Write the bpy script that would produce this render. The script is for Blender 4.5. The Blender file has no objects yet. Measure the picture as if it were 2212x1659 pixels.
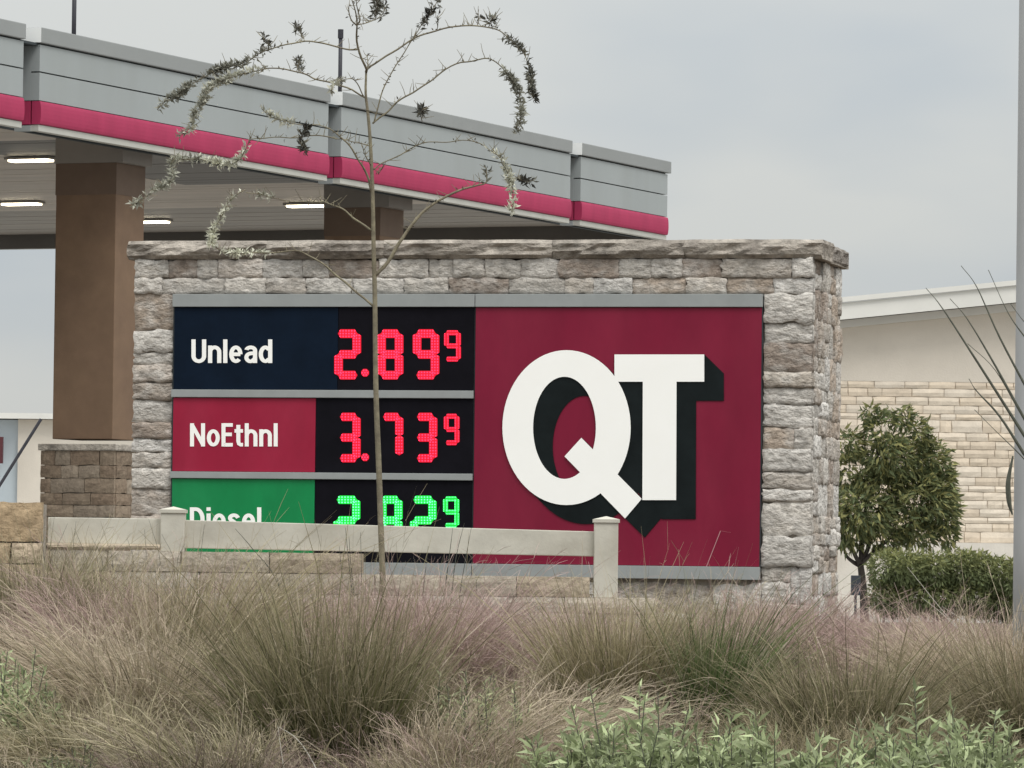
import bpy, bmesh, math, random
import numpy as np
from mathutils import Vector, Matrix, noise

random.seed(7)
rng = np.random.default_rng(7)
R = math.radians
scn = bpy.context.scene

# ------------------------------------------------------------------ camera
EYE = 0.65                       # eye height above the station forecourt (z = 0)
FOC = 11055.0                    # focal length in units of 1/2212 of the frame width
PITCH = math.atan((1220 - 829.5) / FOC)
ROLL = 0.012
cF = Vector((0, math.cos(PITCH), math.sin(PITCH)))
r0 = Vector((1, 0, 0)); u0 = Vector((0, -math.sin(PITCH), math.cos(PITCH)))
cR = r0 * math.cos(ROLL) + u0 * math.sin(ROLL)
cU = -r0 * math.sin(ROLL) + u0 * math.cos(ROLL)
cam_d = bpy.data.cameras.new('camera')
cam = bpy.data.objects.new('camera', cam_d)
scn.collection.objects.link(cam)
m = Matrix((cR, cU, -cF)).transposed().to_4x4()
m.translation = (0, 0, EYE)
cam.matrix_world = m
cam_d.sensor_width = 36
cam_d.lens = 36 * FOC / 2212
cam_d.clip_start = 0.5
cam_d.clip_end = 3000
scn.camera = cam

def P(px, py, D):
    """survey helper: point at distance D seen at (px, py) of the 2212 px wide photograph"""
    v = cF * FOC + cR * (px - 1106) + cU * (829.5 - py)
    v = v * (D / v.y)
    return Vector((v.x, v.y, v.z + EYE))

# ------------------------------------------------------------------ sky, sun, exposure
SUN_EL, SUN_AZ = R(57), R(146)          # high, behind the camera to the right, veiled by cloud
w = bpy.data.worlds.new('World'); scn.world = w; w.use_nodes = True
nt = w.node_tree; nt.nodes.clear()
def N(t, **kw):
    n = nt.nodes.new(t)
    for k, v in kw.items(): setattr(n, k, v)
    return n
out = N('ShaderNodeOutputWorld'); bg = N('ShaderNodeBackground')
sky = N('ShaderNodeTexSky', sky_type='NISHITA'); sky.sun_disc = False
sky.sun_elevation = SUN_EL; sky.sun_rotation = SUN_AZ
tc = N('ShaderNodeTexCoord'); sep = N('ShaderNodeSeparateXYZ')
nt.links.new(tc.outputs['Generated'], sep.inputs[0])
mp = N('ShaderNodeMapping'); mp.inputs['Scale'].default_value = (1, 1, 2.6)
nt.links.new(tc.outputs['Generated'], mp.inputs[0])
nz = N('ShaderNodeTexNoise'); nz.inputs['Scale'].default_value = 7; nz.inputs['Detail'].default_value = 4
nz.inputs['Roughness'].default_value = 0.45
nt.links.new(mp.outputs[0], nz.inputs['Vector'])
# overcast sky: three times brighter overhead than at the horizon
gz = N('ShaderNodeMath', operation='MAXIMUM'); gz.inputs[1].default_value = 0
nt.links.new(sep.outputs['Z'], gz.inputs[0])
g1 = N('ShaderNodeMath', operation='MULTIPLY_ADD'); g1.inputs[1].default_value = 1.0; g1.inputs[2].default_value = 0.475
nt.links.new(gz.outputs[0], g1.inputs[0])
rmp = N('ShaderNodeValToRGB')
rmp.color_ramp.elements[0].position = 0.36; rmp.color_ramp.elements[0].color = (0.83, 0.90, 0.955, 1)
rmp.color_ramp.elements[1].position = 0.62; rmp.color_ramp.elements[1].color = (1.03, 1.05, 1.025, 1)
zf = N('ShaderNodeMapRange'); zf.inputs['From Min'].default_value = 0.02; zf.inputs['From Max'].default_value = 0.11
zf.inputs['To Min'].default_value = 0.36; zf.inputs['To Max'].default_value = 0.62; zf.clamp = True
nt.links.new(sep.outputs['Z'], zf.inputs['Value'])
nof = N('ShaderNodeMath', operation='MULTIPLY_ADD'); nof.inputs[1].default_value = 1.5; nof.inputs[2].default_value = -0.72
nt.links.new(nz.outputs['Fac'], nof.inputs[0])
adz = N('ShaderNodeMath', operation='ADD'); nt.links.new(zf.outputs[0], adz.inputs[0]); nt.links.new(nof.outputs[0], adz.inputs[1])
nt.links.new(adz.outputs[0], rmp.inputs[0])
mul = N('ShaderNodeVectorMath', operation='SCALE')
nt.links.new(rmp.outputs[0], mul.inputs[0]); nt.links.new(g1.outputs[0], mul.inputs['Scale'])
sk = N('ShaderNodeVectorMath', operation='SCALE'); sk.inputs['Scale'].default_value = 0.08
nt.links.new(sky.outputs[0], sk.inputs[0])
mx = N('ShaderNodeMix', data_type='RGBA'); mx.inputs['Factor'].default_value = 0.93
nt.links.new(sk.outputs[0], mx.inputs['A']); nt.links.new(mul.outputs[0], mx.inputs['B'])
nt.links.new(mx.outputs['Result'], bg.inputs['Color']); bg.inputs['Strength'].default_value = 1.0
nt.links.new(bg.outputs[0], out.inputs[0])

sun_d = bpy.data.lights.new('sun', 'SUN'); sun_d.energy = 1.5; sun_d.angle = R(24); sun_d.color = (1, 0.965, 0.91)
sun = bpy.data.objects.new('sun', sun_d); scn.collection.objects.link(sun)
sd = Vector((math.sin(SUN_AZ) * math.cos(SUN_EL), math.cos(SUN_AZ) * math.cos(SUN_EL), math.sin(SUN_EL)))
sun.rotation_euler = sd.to_track_quat('Z', 'Y').to_euler()
scn.view_settings.view_transform = 'Standard'; scn.view_settings.look = 'None'
scn.view_settings.exposure = 0.2; scn.view_settings.gamma = 1.0
scn.view_settings.use_curve_mapping = False

# ------------------------------------------------------------------ helpers
COL = scn.collection
def empty(name, loc, rz=0, label=None, cat=None, group=None):
    o = bpy.data.objects.new(name, None); COL.objects.link(o)
    o.location = loc; o.rotation_euler = (0, 0, rz); o.empty_display_size = 0.2
    if label: tag(o, label, cat, group)
    return o
def tag(o, label=None, cat=None, group=None, kind=None):
    if label: o['label'] = label
    if cat: o['category'] = cat
    if group: o['group'] = group
    if kind: o['kind'] = kind
    return o
def link(name, me, mat=None, parent=None, smooth=False):
    o = bpy.data.objects.new(name, me); COL.objects.link(o)
    if mat is not None and not me.materials: me.materials.append(mat)
    if parent is not None: o.parent = parent
    if smooth:
        me.polygons.foreach_set('use_smooth', np.ones(len(me.polygons), dtype=bool))
    return o
def mesh(name, verts, faces):
    me = bpy.data.meshes.new(name); me.from_pydata([tuple(v) for v in verts], [], faces); me.update(); return me
class MB:
    def __init__(s): s.v = []; s.f = []
    def box(s, x0, x1, y0, y1, z0, z1, dx=0.0):
        b = len(s.v)
        s.v += [(x0,y0,z0),(x1,y0,z0),(x1,y1,z0),(x0,y1,z0),(x0,y0,z1),(x1,y0,z1),(x1,y1,z1),(x0,y1,z1)]
        s.f += [(b+a,b+c,b+d,b+e) for a,c,d,e in ((0,3,2,1),(4,5,6,7),(0,1,5,4),(1,2,6,5),(2,3,7,6),(3,0,4,7))]
        return s
    def prism(s, prof, x0, x1, axis='x'):
        """closed (y,z) outline swept along x"""
        b = len(s.v); n = len(prof)
        s.v += [(x0, y, z) for y, z in prof] + [(x1, y, z) for y, z in prof]
        for i in range(n):
            j = (i+1) % n; s.f.append((b+i, b+j, b+n+j, b+n+i))
        s.f.append(tuple(b+i for i in reversed(range(n)))); s.f.append(tuple(b+n+i for i in range(n)))
        return s
    def poly(s, pts):
        b = len(s.v); s.v += [tuple(p) for p in pts]; s.f.append(tuple(range(b, b+len(pts)))); return s
    def tube(s, pts, rad, k=7, cap=True):
        pts = [Vector(p) for p in pts]; b0 = len(s.v); n = len(pts)
        ref = Vector((0.31, 0.87, 0.38))
        for i, p in enumerate(pts):
            t = (pts[min(i+1, n-1)] - pts[max(i-1, 0)]).normalized()
            a = t.cross(ref).normalized(); c = t.cross(a)
            r = rad[i] if hasattr(rad, '__len__') else rad
            for j in range(k):
                th = 2*math.pi*j/k
                s.v.append(tuple(p + a*(r*math.cos(th)) + c*(r*math.sin(th))))
        for i in range(n-1):
            for j in range(k):
                j2 = (j+1) % k
                s.f.append((b0+i*k+j, b0+i*k+j2, b0+(i+1)*k+j2, b0+(i+1)*k+j))
        if cap:
            s.f.append(tuple(b0+j for j in reversed(range(k)))); s.f.append(tuple(b0+(n-1)*k+j for j in range(k)))
        return s
    def build(s, name, mat=None, parent=None, smooth=False, bevel=0, fix=True):
        me = mesh(name, s.v, s.f)
        if bevel or fix:
            bm = bmesh.new(); bm.from_mesh(me)
            if bevel:
                bmesh.ops.bevel(bm, geom=list(bm.edges), offset=bevel, segments=2, affect='EDGES', profile=0.6)
            if fix: bmesh.ops.recalc_face_normals(bm, faces=bm.faces)
            bm.to_mesh(me); bm.free()
        return link(name, me, mat, parent, smooth)

def smooth_path(pts, n=6):
    """Catmull-Rom through points"""
    pts = [Vector(p) for p in pts]; q = [pts[0]*2-pts[1]] + pts + [pts[-1]*2-pts[-2]]; o = []
    for i in range(1, len(q)-2):
        for k in range(n):
            t = k/n; a, b, c, d = q[i-1], q[i], q[i+1], q[i+2]
            o.append(0.5*((2*b)+(c-a)*t+(2*a-5*b+4*c-d)*t*t+(3*b-a-3*c+d)*t**3))
    o.append(pts[-1]); return o

# ------------------------------------------------------------------ materials
def mat(name, color, rough=0.8, var=0.12, scale=8.0, bump=0.0, bscale=40.0, spec=0.3, tint=None, tscale=2.0, tamt=0.4,
        objcol=False, attr=None, emit=None, estr=0.0, stretch=None, metal=0.0, trans=0.0, coord='Object'):
    """base colour x noise; optional second tint in blotches, object colour, vertex colour, bump"""
    M = bpy.data.materials.new(name); M.use_nodes = True; t = M.node_tree; t.nodes.clear()
    def n(k, **kw):
        a = t.nodes.new(k)
        for q, v in kw.items(): setattr(a, q, v)
        return a
    o = n('ShaderNodeOutputMaterial'); b = n('ShaderNodeBsdfPrincipled')
    b.inputs['Roughness'].default_value = rough; b.inputs['Specular IOR Level'].default_value = spec
    b.inputs['Metallic'].default_value = metal
    t.links.new(b.outputs[0], o.inputs[0])
    c = n('ShaderNodeTexCoord'); src = c.outputs[coord]
    if objcol:      # every piece its own grain
        oi = n('ShaderNodeObjectInfo'); ad = n('ShaderNodeVectorMath', operation='MULTIPLY_ADD')
        g = n('ShaderNodeNewGeometry')
        cb = n('ShaderNodeVectorMath', operation='SCALE'); cb.inputs['Scale'].default_value = 1
        ad.inputs[1].default_value = (1, 1, 1)
        t.links.new(g.outputs['Position'], ad.inputs[0])
        sc = n('ShaderNodeMath', operation='MULTIPLY'); sc.inputs[1].default_value = 37
        t.links.new(oi.outputs['Random'], sc.inputs[0]); t.links.new(sc.outputs[0], ad.inputs[2])
        src = ad.outputs[0]
    if stretch:
        mpg = n('ShaderNodeMapping'); mpg.inputs['Scale'].default_value = stretch
        t.links.new(src, mpg.inputs[0]); src = mpg.outputs[0]
    col = None
    if attr:
        a = n('ShaderNodeAttribute', attribute_name=attr); col = a.outputs['Color']
    elif objcol:
        col = oi.outputs['Color']
    else:
        rgb = n('ShaderNodeRGB'); rgb.outputs[0].default_value = (*color, 1); col = rgb.outputs[0]
    if tint:
        nn = n('ShaderNodeTexNoise'); nn.inputs['Scale'].default_value = tscale; nn.inputs['Detail'].default_value = 5
        t.links.new(src, nn.inputs['Vector'])
        rp = n('ShaderNodeMapRange'); rp.inputs['From Min'].default_value = 0.45; rp.inputs['From Max'].default_value = 0.7
        rp.inputs['To Max'].default_value = tamt
        t.links.new(nn.outputs['Fac'], rp.inputs['Value'])
        mi = n('ShaderNodeMix', data_type='RGBA'); t.links.new(rp.outputs[0], mi.inputs['Factor'])
        t.links.new(col, mi.inputs['A']); mi.inputs['B'].default_value = (*tint, 1); col = mi.outputs['Result']
    if var:
        nn = n('ShaderNodeTexNoise'); nn.inputs['Scale'].default_value = scale; nn.inputs['Detail'].default_value = 6
        nn.inputs['Roughness'].default_value = 0.65
        t.links.new(src, nn.inputs['Vector'])
        rp = n('ShaderNodeMapRange'); rp.inputs['From Min'].default_value = 0.3; rp.inputs['From Max'].default_value = 0.7
        rp.inputs['To Min'].default_value = 1-var; rp.inputs['To Max'].default_value = 1+var
        t.links.new(nn.outputs['Fac'], rp.inputs['Value'])
        sm = n('ShaderNodeVectorMath', operation='SCALE'); t.links.new(col, sm.inputs[0]); t.links.new(rp.outputs[0], sm.inputs['Scale'])
        col = sm.outputs[0]
    t.links.new(col, b.inputs['Base Color'])
    if bump:
        nn = n('ShaderNodeTexNoise'); nn.inputs['Scale'].default_value = bscale; nn.inputs['Detail'].default_value = 7
        nn.inputs['Roughness'].default_value = 0.6
        t.links.new(src, nn.inputs['Vector'])
        bp = n('ShaderNodeBump'); bp.inputs['Strength'].default_value = 1.0; bp.inputs['Distance'].default_value = bump
        t.links.new(nn.outputs['Fac'], bp.inputs['Height']); t.links.new(bp.outputs[0], b.inputs['Normal'])
    if emit:
        b.inputs['Emission Color'].default_value = (*emit, 1); b.inputs['Emission Strength'].default_value = estr
    if trans:
        tr = n('ShaderNodeBsdfTranslucent'); t.links.new(col, tr.inputs['Color'])
        ms = n('ShaderNodeMixShader'); ms.inputs[0].default_value = trans
        t.links.new(b.outputs[0], ms.inputs[1]); t.links.new(tr.outputs[0], ms.inputs[2]); t.links.new(ms.outputs[0], o.inputs[0])
    return M

M = {}
M['soil'] = mat('soil', (0.11, 0.085, 0.06), 0.95, 0.35, 3, 0.02, 30, tint=(0.17, 0.14, 0.1), tscale=0.8, coord='Object')
M['concrete'] = mat('concrete', (0.34, 0.33, 0.31), 0.9, 0.12, 1.5, 0.002, 50)
M['mortar'] = mat('mortar', (0.36, 0.32, 0.275), 0.95, 0.2, 12, 0.01, 60)
M['stone'] = mat('rough_stone', (0.3, 0.26, 0.22), 0.92, 0.36, 17, 0.04, 19, spec=0.1, tint=(0.68, 0.65, 0.61), tscale=8, tamt=0.65, objcol=True, stretch=(1, 1, 1.6))
M['capstone'] = mat('cap_stone', (0.27, 0.24, 0.21), 0.95, 0.42, 12, 0.04, 14, spec=0.1, tint=(0.15, 0.13, 0.115), tscale=4, tamt=0.7, objcol=True, stretch=(1.0, 1.0, 1.7))
M['limestone'] = mat('limestone', (0.42, 0.36, 0.28), 0.92, 0.24, 16, 0.016, 30, spec=0.15, tint=(0.34, 0.28, 0.21), tscale=3, tamt=0.4, objcol=True)
M['farstone'] = mat('far_stone', (0.5, 0.42, 0.32), 0.92, 0.12, 6, 0.01, 12, spec=0.15, objcol=True)
M['farmortar'] = mat('far_mortar', (0.52, 0.44, 0.35), 0.95, 0.1)
M['fence'] = mat('cream_fence', (0.60, 0.575, 0.50), 0.75, 0.10, 5, 0.002, 30, tint=(0.46, 0.43, 0.36), tscale=3.5, tamt=0.7)
M['frame_grey'] = mat('grey_sign_frame', (0.33, 0.35, 0.35), 0.5, 0.07, 6)
M['navy'] = mat('navy_panel', (0.005, 0.012, 0.026), 0.6, 0.2, 5, spec=0.08)
M['crimson'] = mat('crimson_panel', (0.34, 0.012, 0.045), 0.5, 0.1, 4, spec=0.25, tint=(0.38, 0.03, 0.07), tscale=3, stretch=(1, 1, 0.5))
M['maroon'] = mat('maroon_panel', (0.215, 0.008, 0.036), 0.5, 0.10, 3, spec=0.25, tint=(0.26, 0.022, 0.052), tscale=2.2, tamt=0.6, stretch=(1, 1, 0.45))
M['green'] = mat('green_panel', (0.006, 0.25, 0.075), 0.45, 0.12, 4, spec=0.25, tint=(0.02, 0.28, 0.10), tscale=3, stretch=(1, 1, 0.5))
M['black'] = mat('black_led_board', (0.007, 0.0065, 0.010), 0.7, 0.25, 6, spec=0.08)
M['shadowblack'] = mat('black_print', (0.010, 0.014, 0.015), 0.6, 0.3, 5, spec=0.1)
M['white'] = mat('white_print', (0.86, 0.86, 0.83), 0.5, 0.02, 5, spec=0.2, emit=(1, 0.99, 0.95), estr=0.16)
M['scratch'] = mat('pale_scratch', (0.5, 0.25, 0.27), 0.6, 0.1)
M['led_red'] = mat('red_led', (0.3, 0.01, 0.02), 0.4, 0, emit=(1, 0.035, 0.10), estr=2.2)
M['led_red_dim'] = mat('red_led_segment', (0.3, 0.01, 0.02), 0.4, 0, emit=(1, 0.004, 0.03), estr=0.55)
M['led_green'] = mat('green_led', (0.01, 0.3, 0.05), 0.4, 0, emit=(0.12, 1, 0.32), estr=2.4)
M['led_green_dim'] = mat('green_led_segment', (0.01, 0.3, 0.05), 0.4, 0, emit=(0.01, 1, 0.05), estr=0.5)
M['fascia'] = mat('grey_fascia', (0.365, 0.395, 0.40), 0.6, 0.05, 0.8, spec=0.2, tint=(0.30, 0.32, 0.315), tscale=1.6, tamt=0.45, stretch=(1.2, 1.2, 0.25))
M['fascia_cap'] = mat('grey_cap', (0.30, 0.315, 0.315), 0.6, 0.05, 0.8, spec=0.2)
M['pale_cap'] = mat('pale_cap_end', (0.85, 0.86, 0.85), 0.6, 0.04, 1)
M['seam'] = mat('dark_seam', (0.05, 0.06, 0.065), 0.8, 0)
M['pink'] = mat('red_pink_band', (0.43, 0.045, 0.115), 0.55, 0.10, 2.5, spec=0.15, tint=(0.36, 0.04, 0.10), tscale=1.2, tamt=0.5, stretch=(1, 1, 0.4))
M['trim'] = mat('pale_grey_trim', (0.52, 0.52, 0.48), 0.6, 0.08, 2)
M['soffit'] = mat('soffit_panel', (0.36, 0.32, 0.29), 0.45, 0.10, 1, spec=0.12, objcol=True)
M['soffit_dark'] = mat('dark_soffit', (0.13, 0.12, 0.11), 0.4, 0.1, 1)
M['column_shade'] = mat('painted_column_shade', (0.15, 0.105, 0.078), 0.7, 0.12, 2)  # darker column brown standing in for shade at the column tops
M['header'] = mat('grey_brown_header', (0.24, 0.22, 0.20), 0.6, 0.08, 1.5)
M['column'] = mat('brown_column', (0.21, 0.138, 0.09), 0.8, 0.1, 3, 0.002, 60, tint=(0.14, 0.09, 0.065), tscale=1)
M['lens'] = mat('lamp_lens', (0.9, 0.85, 0.7), 0.3, 0, emit=(1, 0.87, 0.62), estr=7)
M['lampbox'] = mat('lamp_housing', (0.3, 0.29, 0.27), 0.5, 0.05)
M['pipe'] = mat('dark_pipe', (0.045, 0.045, 0.055), 0.5, 0.2, 10)
M['stucco'] = mat('cream_stucco', (0.68, 0.62, 0.54), 0.9, 0.05, 1.5, 0.004, 40)
M['whitetrim'] = mat('white_trim', (0.74, 0.73, 0.69), 0.6, 0.05, 1)
M['plinth'] = mat('pale_plinth', (0.70, 0.655, 0.59), 0.85, 0.12, 2, 0.004, 30, tint=(0.60, 0.52, 0.42), tscale=1.5)
M['roofsoffit'] = mat('roof_soffit', (0.42, 0.38, 0.35), 0.7, 0.06, 2)
M['pane'] = mat('window_pane', (0.5, 0.56, 0.6), 0.15, 0.05, 1, spec=0.5)
M['bark'] = mat('grey_bark', (0.20, 0.175, 0.125), 0.9, 0.3, 22, 0.004, 80, tint=(0.33, 0.30, 0.2), tscale=9, tamt=0.7)
M['darkbark'] = mat('dark_bark', (0.055, 0.045, 0.04), 0.9, 0.3, 20, 0.006, 50)
M['leaf'] = mat('leaf', (0.1, 0.1, 0.05), 0.6, 0.15, 12, spec=0.25, attr='Col', trans=0.25)
M['grass'] = mat('grass_blade', (0.2, 0.17, 0.12), 0.7, 0.0, 12, spec=0.2, attr='Col', trans=0.2)
M['pole'] = mat('galvanised_pole', (0.46, 0.47, 0.475), 0.6, 0.10, 3, tint=(0.39, 0.40, 0.405), tscale=1.5, stretch=(1, 1, 0.4))
M['box'] = mat('dark_box', (0.045, 0.05, 0.06), 0.5, 0.1)
M['redbox'] = mat('dark_red_box', (0.10, 0.03, 0.035), 0.5, 0.1)
M['stem'] = mat('grey_green_stem', (0.085, 0.09, 0.07), 0.7, 0.3, 20)

# ------------------------------------------------------------------ ground
GP = [(-60, -0.85), (6, -0.85), (13, -0.72), (18, -0.40), (21, -0.25), (24, -0.10), (27, 0.03), (28.8, 0.09),
      (29.6, 0.16), (31.5, 0.28), (35, 0.27), (45, 0.02), (55, 0.0), (3000, 0.0)]
def gz_at(x, y):
    for (a, za), (b, zb) in zip(GP, GP[1:]):
        if a <= y <= b:
            z = za + (zb-za)*(y-a)/(b-a); break
    if 8 < y < 44: z += 0.05*noise.noise(Vector((x*0.5, y*0.5, 0)))
    return z
xs = [-1500, -300, -80, -30] + [-14 + 0.7*i for i in range(41)] + [30, 80, 300, 1500]
ys = [-60, -20, 0] + [6 + 0.7*i for i in range(62)] + [55, 70, 100, 200, 600, 2900]
gv = [(x, y, gz_at(x, y)) for y in ys for x in xs]; nx = len(xs)
gf = [(j*nx+i, j*nx+i+1, (j+1)*nx+i+1, (j+1)*nx+i) for j in range(len(ys)-1) for i in range(nx-1)]
tag(link('ground', mesh('ground', gv, gf), M['soil'], smooth=True), kind='structure')
fc = MB().box(-40, 14, 50, 130, -0.1, 0.012).build('forecourt', M['concrete']); tag(fc, kind='structure')

# ------------------------------------------------------------------ stones
def rough_block(name, nx, nz, rough, inset, seed, jit=1.0):
    """unit block, back open, front (-y) pitched rough; x,z in -.5...5, y 0..-1"""
    v = []; f = []
    for j in range(nz+1):
        for i in range(nx+1):
            a = i/nx-0.5; c = j/nz-0.5
            e = min(i, nx-i)/nx; g = min(j, nz-j)/nz
            d = 1 - inset*(max(0, 1-e*4)**2) - inset*(max(0, 1-g*3.2)**2)
            q = noise.noise(Vector((a*3.1+seed*7.3, c*3.1, seed*1.7)))*0.7 + noise.noise(Vector((a*8+seed, c*8, seed*3.3)))*0.45
            ja = jit*0.05*noise.noise(Vector((seed*2.1, c*4, a*2)))*(1 if e == 0 else 0.4)
            jc = jit*0.10*noise.noise(Vector((a*4, seed*3.7, c*2)))*(1 if g == 0 else 0.4)
            ro = rough*(0.35 if (e == 0 or g == 0) else 1)
            v.append((a+ja, -(d + q*ro), c+jc))
    nb = len(v); W = nx+1
    for j in range(nz):
        for i in range(nx): f.append((j*W+i, j*W+i+1, (j+1)*W+i+1, (j+1)*W+i))
    ring = [i for i in range(W)] + [j*W+nx for j in range(1, nz+1)] + [nz*W+i for i in range(nx-1, -1, -1)] + [j*W for j in range(nz-1, 0, -1)]
    base = len(v)
    for r in ring: v.append((v[r][0], 0.0, v[r][2]))
    L = len(ring)
    for k in range(L):
        k2 = (k+1) % L; f.append((ring[k], base+k, base+k2, ring[k2]))
    me = mesh(name, v, f)
    return me
ROCK = [rough_block('stone', 8, 5, 0.22, 0.05, s, 1.2) for s in range(14)]
for me in ROCK:
    me.materials.append(M['stone']); me.polygons.foreach_set('use_smooth', np.ones(len(me.polygons), dtype=bool))
SAWN = [rough_block('block', 5, 3, 0.022, 0.022, 40+s, 0.25) for s in range(6)]
for me in SAWN: me.materials.append(M['limestone'])
SMALL = [rough_block('stone', 4, 3, 0.22, 0.08, 140+q, 0.6) for q in range(6)]
for me in SMALL: me.materials.append(M['limestone'])
PIERB = [rough_block('stone', 8, 6, 0.12, 0.05, 160+q, 0.35) for q in range(5)]
for me in PIERB: me.materials.append(M['limestone'])
FARB = [rough_block('block', 2, 2, 0.25, 0.12, 60+s, 0.7) for s in range(5)]
for me in FARB: me.materials.append(M['farstone'])
CAPS = [rough_block('cap_stone', 16, 5, 0.10, 0.08, 80+s, 0.45) for s in range(5)]
for me in CAPS: me.materials.append(M['capstone'])
def put(name, me, parent, loc, size, rz=0, color=(1, 1, 1)):
    o = bpy.data.objects.new(name, me); COL.objects.link(o); o.parent = parent
    o.location = loc; o.scale = size; o.rotation_euler = (0, 0, rz); o.color = (*color, 1)
    return o
def shade(c, k): return tuple(min(1, x*k) for x in c)
STONE_C = [(0.48, 0.435, 0.385), (0.54, 0.505, 0.46), (0.43, 0.375, 0.325), (0.36, 0.30, 0.255), (0.44, 0.365, 0.30), (0.52, 0.485, 0.44), (0.60, 0.57, 0.53), (0.66, 0.635, 0.60), (0.56, 0.53, 0.49), (0.46, 0.41, 0.355), (0.50, 0.45, 0.40)]

# ------------------------------------------------------------------ monument sign
SA = R(13); SX, SY = -0.295, 33.0
ca, sa = math.cos(SA), math.sin(SA)
def S(px, py):
    """photograph point on the sign face -> (u along the wall, z)"""
    v = cF*FOC + cR*(px-1106) + cU*(829.5-py)
    k = (SX*sa + SY*ca)/(v.x*sa + v.y*ca)
    return ((v.x*k-SX)*ca - (v.y*k-SY)*sa, v.z*k + EYE)
def Z5(x, y): return S((400+x/1.3829)*0.59543, (1000+y/1.3829)*0.59543)
def Z6(x, y): return S((1600+x/1.2764)*0.59543, (1000+y/1.2764)*0.59543)
sign = empty('monument_sign', (SX, SY, 0), -SA, 'rough stone monument sign with fuel price board and large white QT on maroon', 'sign')
UL, UR = -2.236, 2.262
PL, PR, PM = -1.963, 1.945, 0.067        # panel left, right, split
zt, zb = 1.74+EYE, -0.078+EYE            # frame top and bottom
WT = 1.968+EYE; WB = 0.02; TH = 1.16
MB().box(UL+0.04, UR-0.04, 0.0, TH-0.05, -0.2, WT-0.01).build('wall_core', M['mortar'], sign)
def lay(parent, u0, u1, z0, z1, hr, wr, face='front', mesh_set=None, depth=(0.082, 0.108), cols=STONE_C, name='stone', gap=0.001, xo=0.0):
    z = z0
    while z < z1-0.02:
        h = random.uniform(*hr)
        if z1-z-h < hr[0]*0.8: h = z1-z
        u = u0
        while u < u1-0.02:
            wd = random.uniform(*wr)
            if u1-u-wd < wr[0]*0.8: wd = u1-u
            parts = [(z, h)]
            if h > hr[0]*1.55 and random.random() < 0.5:
                k = random.uniform(0.4, 0.6); parts = [(z, h*k), (z+h*k, h*(1-k))]
            for pz, ph in parts:
                d = random.uniform(*depth)
                c = shade(random.choice(cols), random.uniform(0.92, 1.24))
                me = random.choice(mesh_set or ROCK)
                sx = (wd-gap)*random.choice((1, 1))
                if face == 'front': put(name, me, parent, (u+wd/2, 0.06+xo, pz+ph/2), (sx*random.choice((1, -1)) if False else sx, d, ph-gap), 0, c).rotation_euler[1] = random.uniform(-0.03, 0.03)
                elif face == 'right': put(name, me, parent, (UR-0.075, u+wd/2, pz+ph/2), (sx, d*0.8, ph-gap), R(90), c)
                elif face == 'left': put(name, me, parent, (UL+0.06, u+wd/2, pz+ph/2), (sx, d*0.8, ph-gap), R(-90), c)
            u += wd
        z += h
lay(sign, UL, UR, zt+0.004, WT, (0.08, 0.15), (0.14, 0.46))
lay(sign, UL, PL-0.004, WB, zt+0.004, (0.10, 0.20), (0.16, 0.30))
lay(sign, PR+0.006, UR, WB, zt+0.004, (0.11, 0.24), (0.13, 0.34))
lay(sign, PL-0.004, PR+0.006, WB, zb-0.03, (0.12, 0.2), (0.25, 0.5))
lay(sign, 0.07, TH-0.04, WB, WT, (0.11, 0.24), (0.15, 0.32), 'right')
lay(sign, 0.07, TH-0.04, WB, WT, (0.11, 0.24), (0.15, 0.32), 'left')
# cap slabs
u = UL-0.05
for k, wd in enumerate((0.95, 0.78, 1.12, 0.86, 0.9)):
    if k == 4: wd = UR+0.055-u
    put('cap_stone', CAPS[k], sign, (u+wd/2, 0.42, WT+0.062), (wd+0.006, 0.50+random.uniform(-0.012, 0.012), 0.122), 0, shade((0.40, 0.36, 0.315), random.uniform(0.88, 1.1)))
    u += wd
MB().box(UL-0.04, UR+0.03, 0.3, TH+0.04, WT+0.002, WT+0.112).build('cap_core', M['mortar'], sign)
for k, (a, b) in enumerate(((-0.02, 0.5), (0.5, TH+0.05))):
    put('cap_stone', CAPS[k+1], sign, (UR-0.2, (a+b)/2, WT+0.06), (b-a+0.004, 0.245, 0.118), R(90), (0.33, 0.30, 0.27))
    put('cap_stone', CAPS[k+2], sign, (UL+0.2, (a+b)/2, WT+0.06), (b-a-0.004, 0.28, 0.118), R(-90), (0.31, 0.29, 0.26))
# cabinet and frame
FY = -0.055                              # panel face
cab = MB().box(PL, PR, FY+0.012, 0.10, zb+0.01, zt-0.01).build('sign_cabinet', M['seam'], sign)
g_t = 1.657+EYE; g_b = 0.004+EYE
r1t, r1b = 1.117+EYE, 1.067+EYE; r2t, r2b = 0.582+EYE, 0.539+EYE
for a, b, c, d in ((PL, PM-0.002, g_t, zt), (PM+0.002, PR, g_t, zt), (PL, PM-0.004, r1b, r1t), (PL, PM-0.004, r2b, r2t), (PL, PM-0.002, zb, g_b), (PM+0.002, PR, zb, g_b)):
    MB().box(a, b, FY-0.016, 0.08, c, d).build('frame_rail', M['frame_grey'], sign, bevel=0.003)
def panel(name, a, b, c, d, m_, y=FY): return MB().box(a, b, y, y+0.03, c, d).build(name, M[m_], sign)
LB = -0.987
panel('price_panel', PL+0.012, LB+0.14, r1t+0.003, g_t-0.003, 'navy')
led1 = panel('led_board', LB+0.143, PM-0.008, r1t+0.003, g_t-0.003, 'black')
pp2 = panel('price_panel', PL+0.012, LB-0.002, r2t+0.003, r1b-0.003, 'crimson')
led2 = panel('led_board', LB+0.001, PM-0.008, r2t+0.003, r1b-0.003, 'black')
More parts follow.
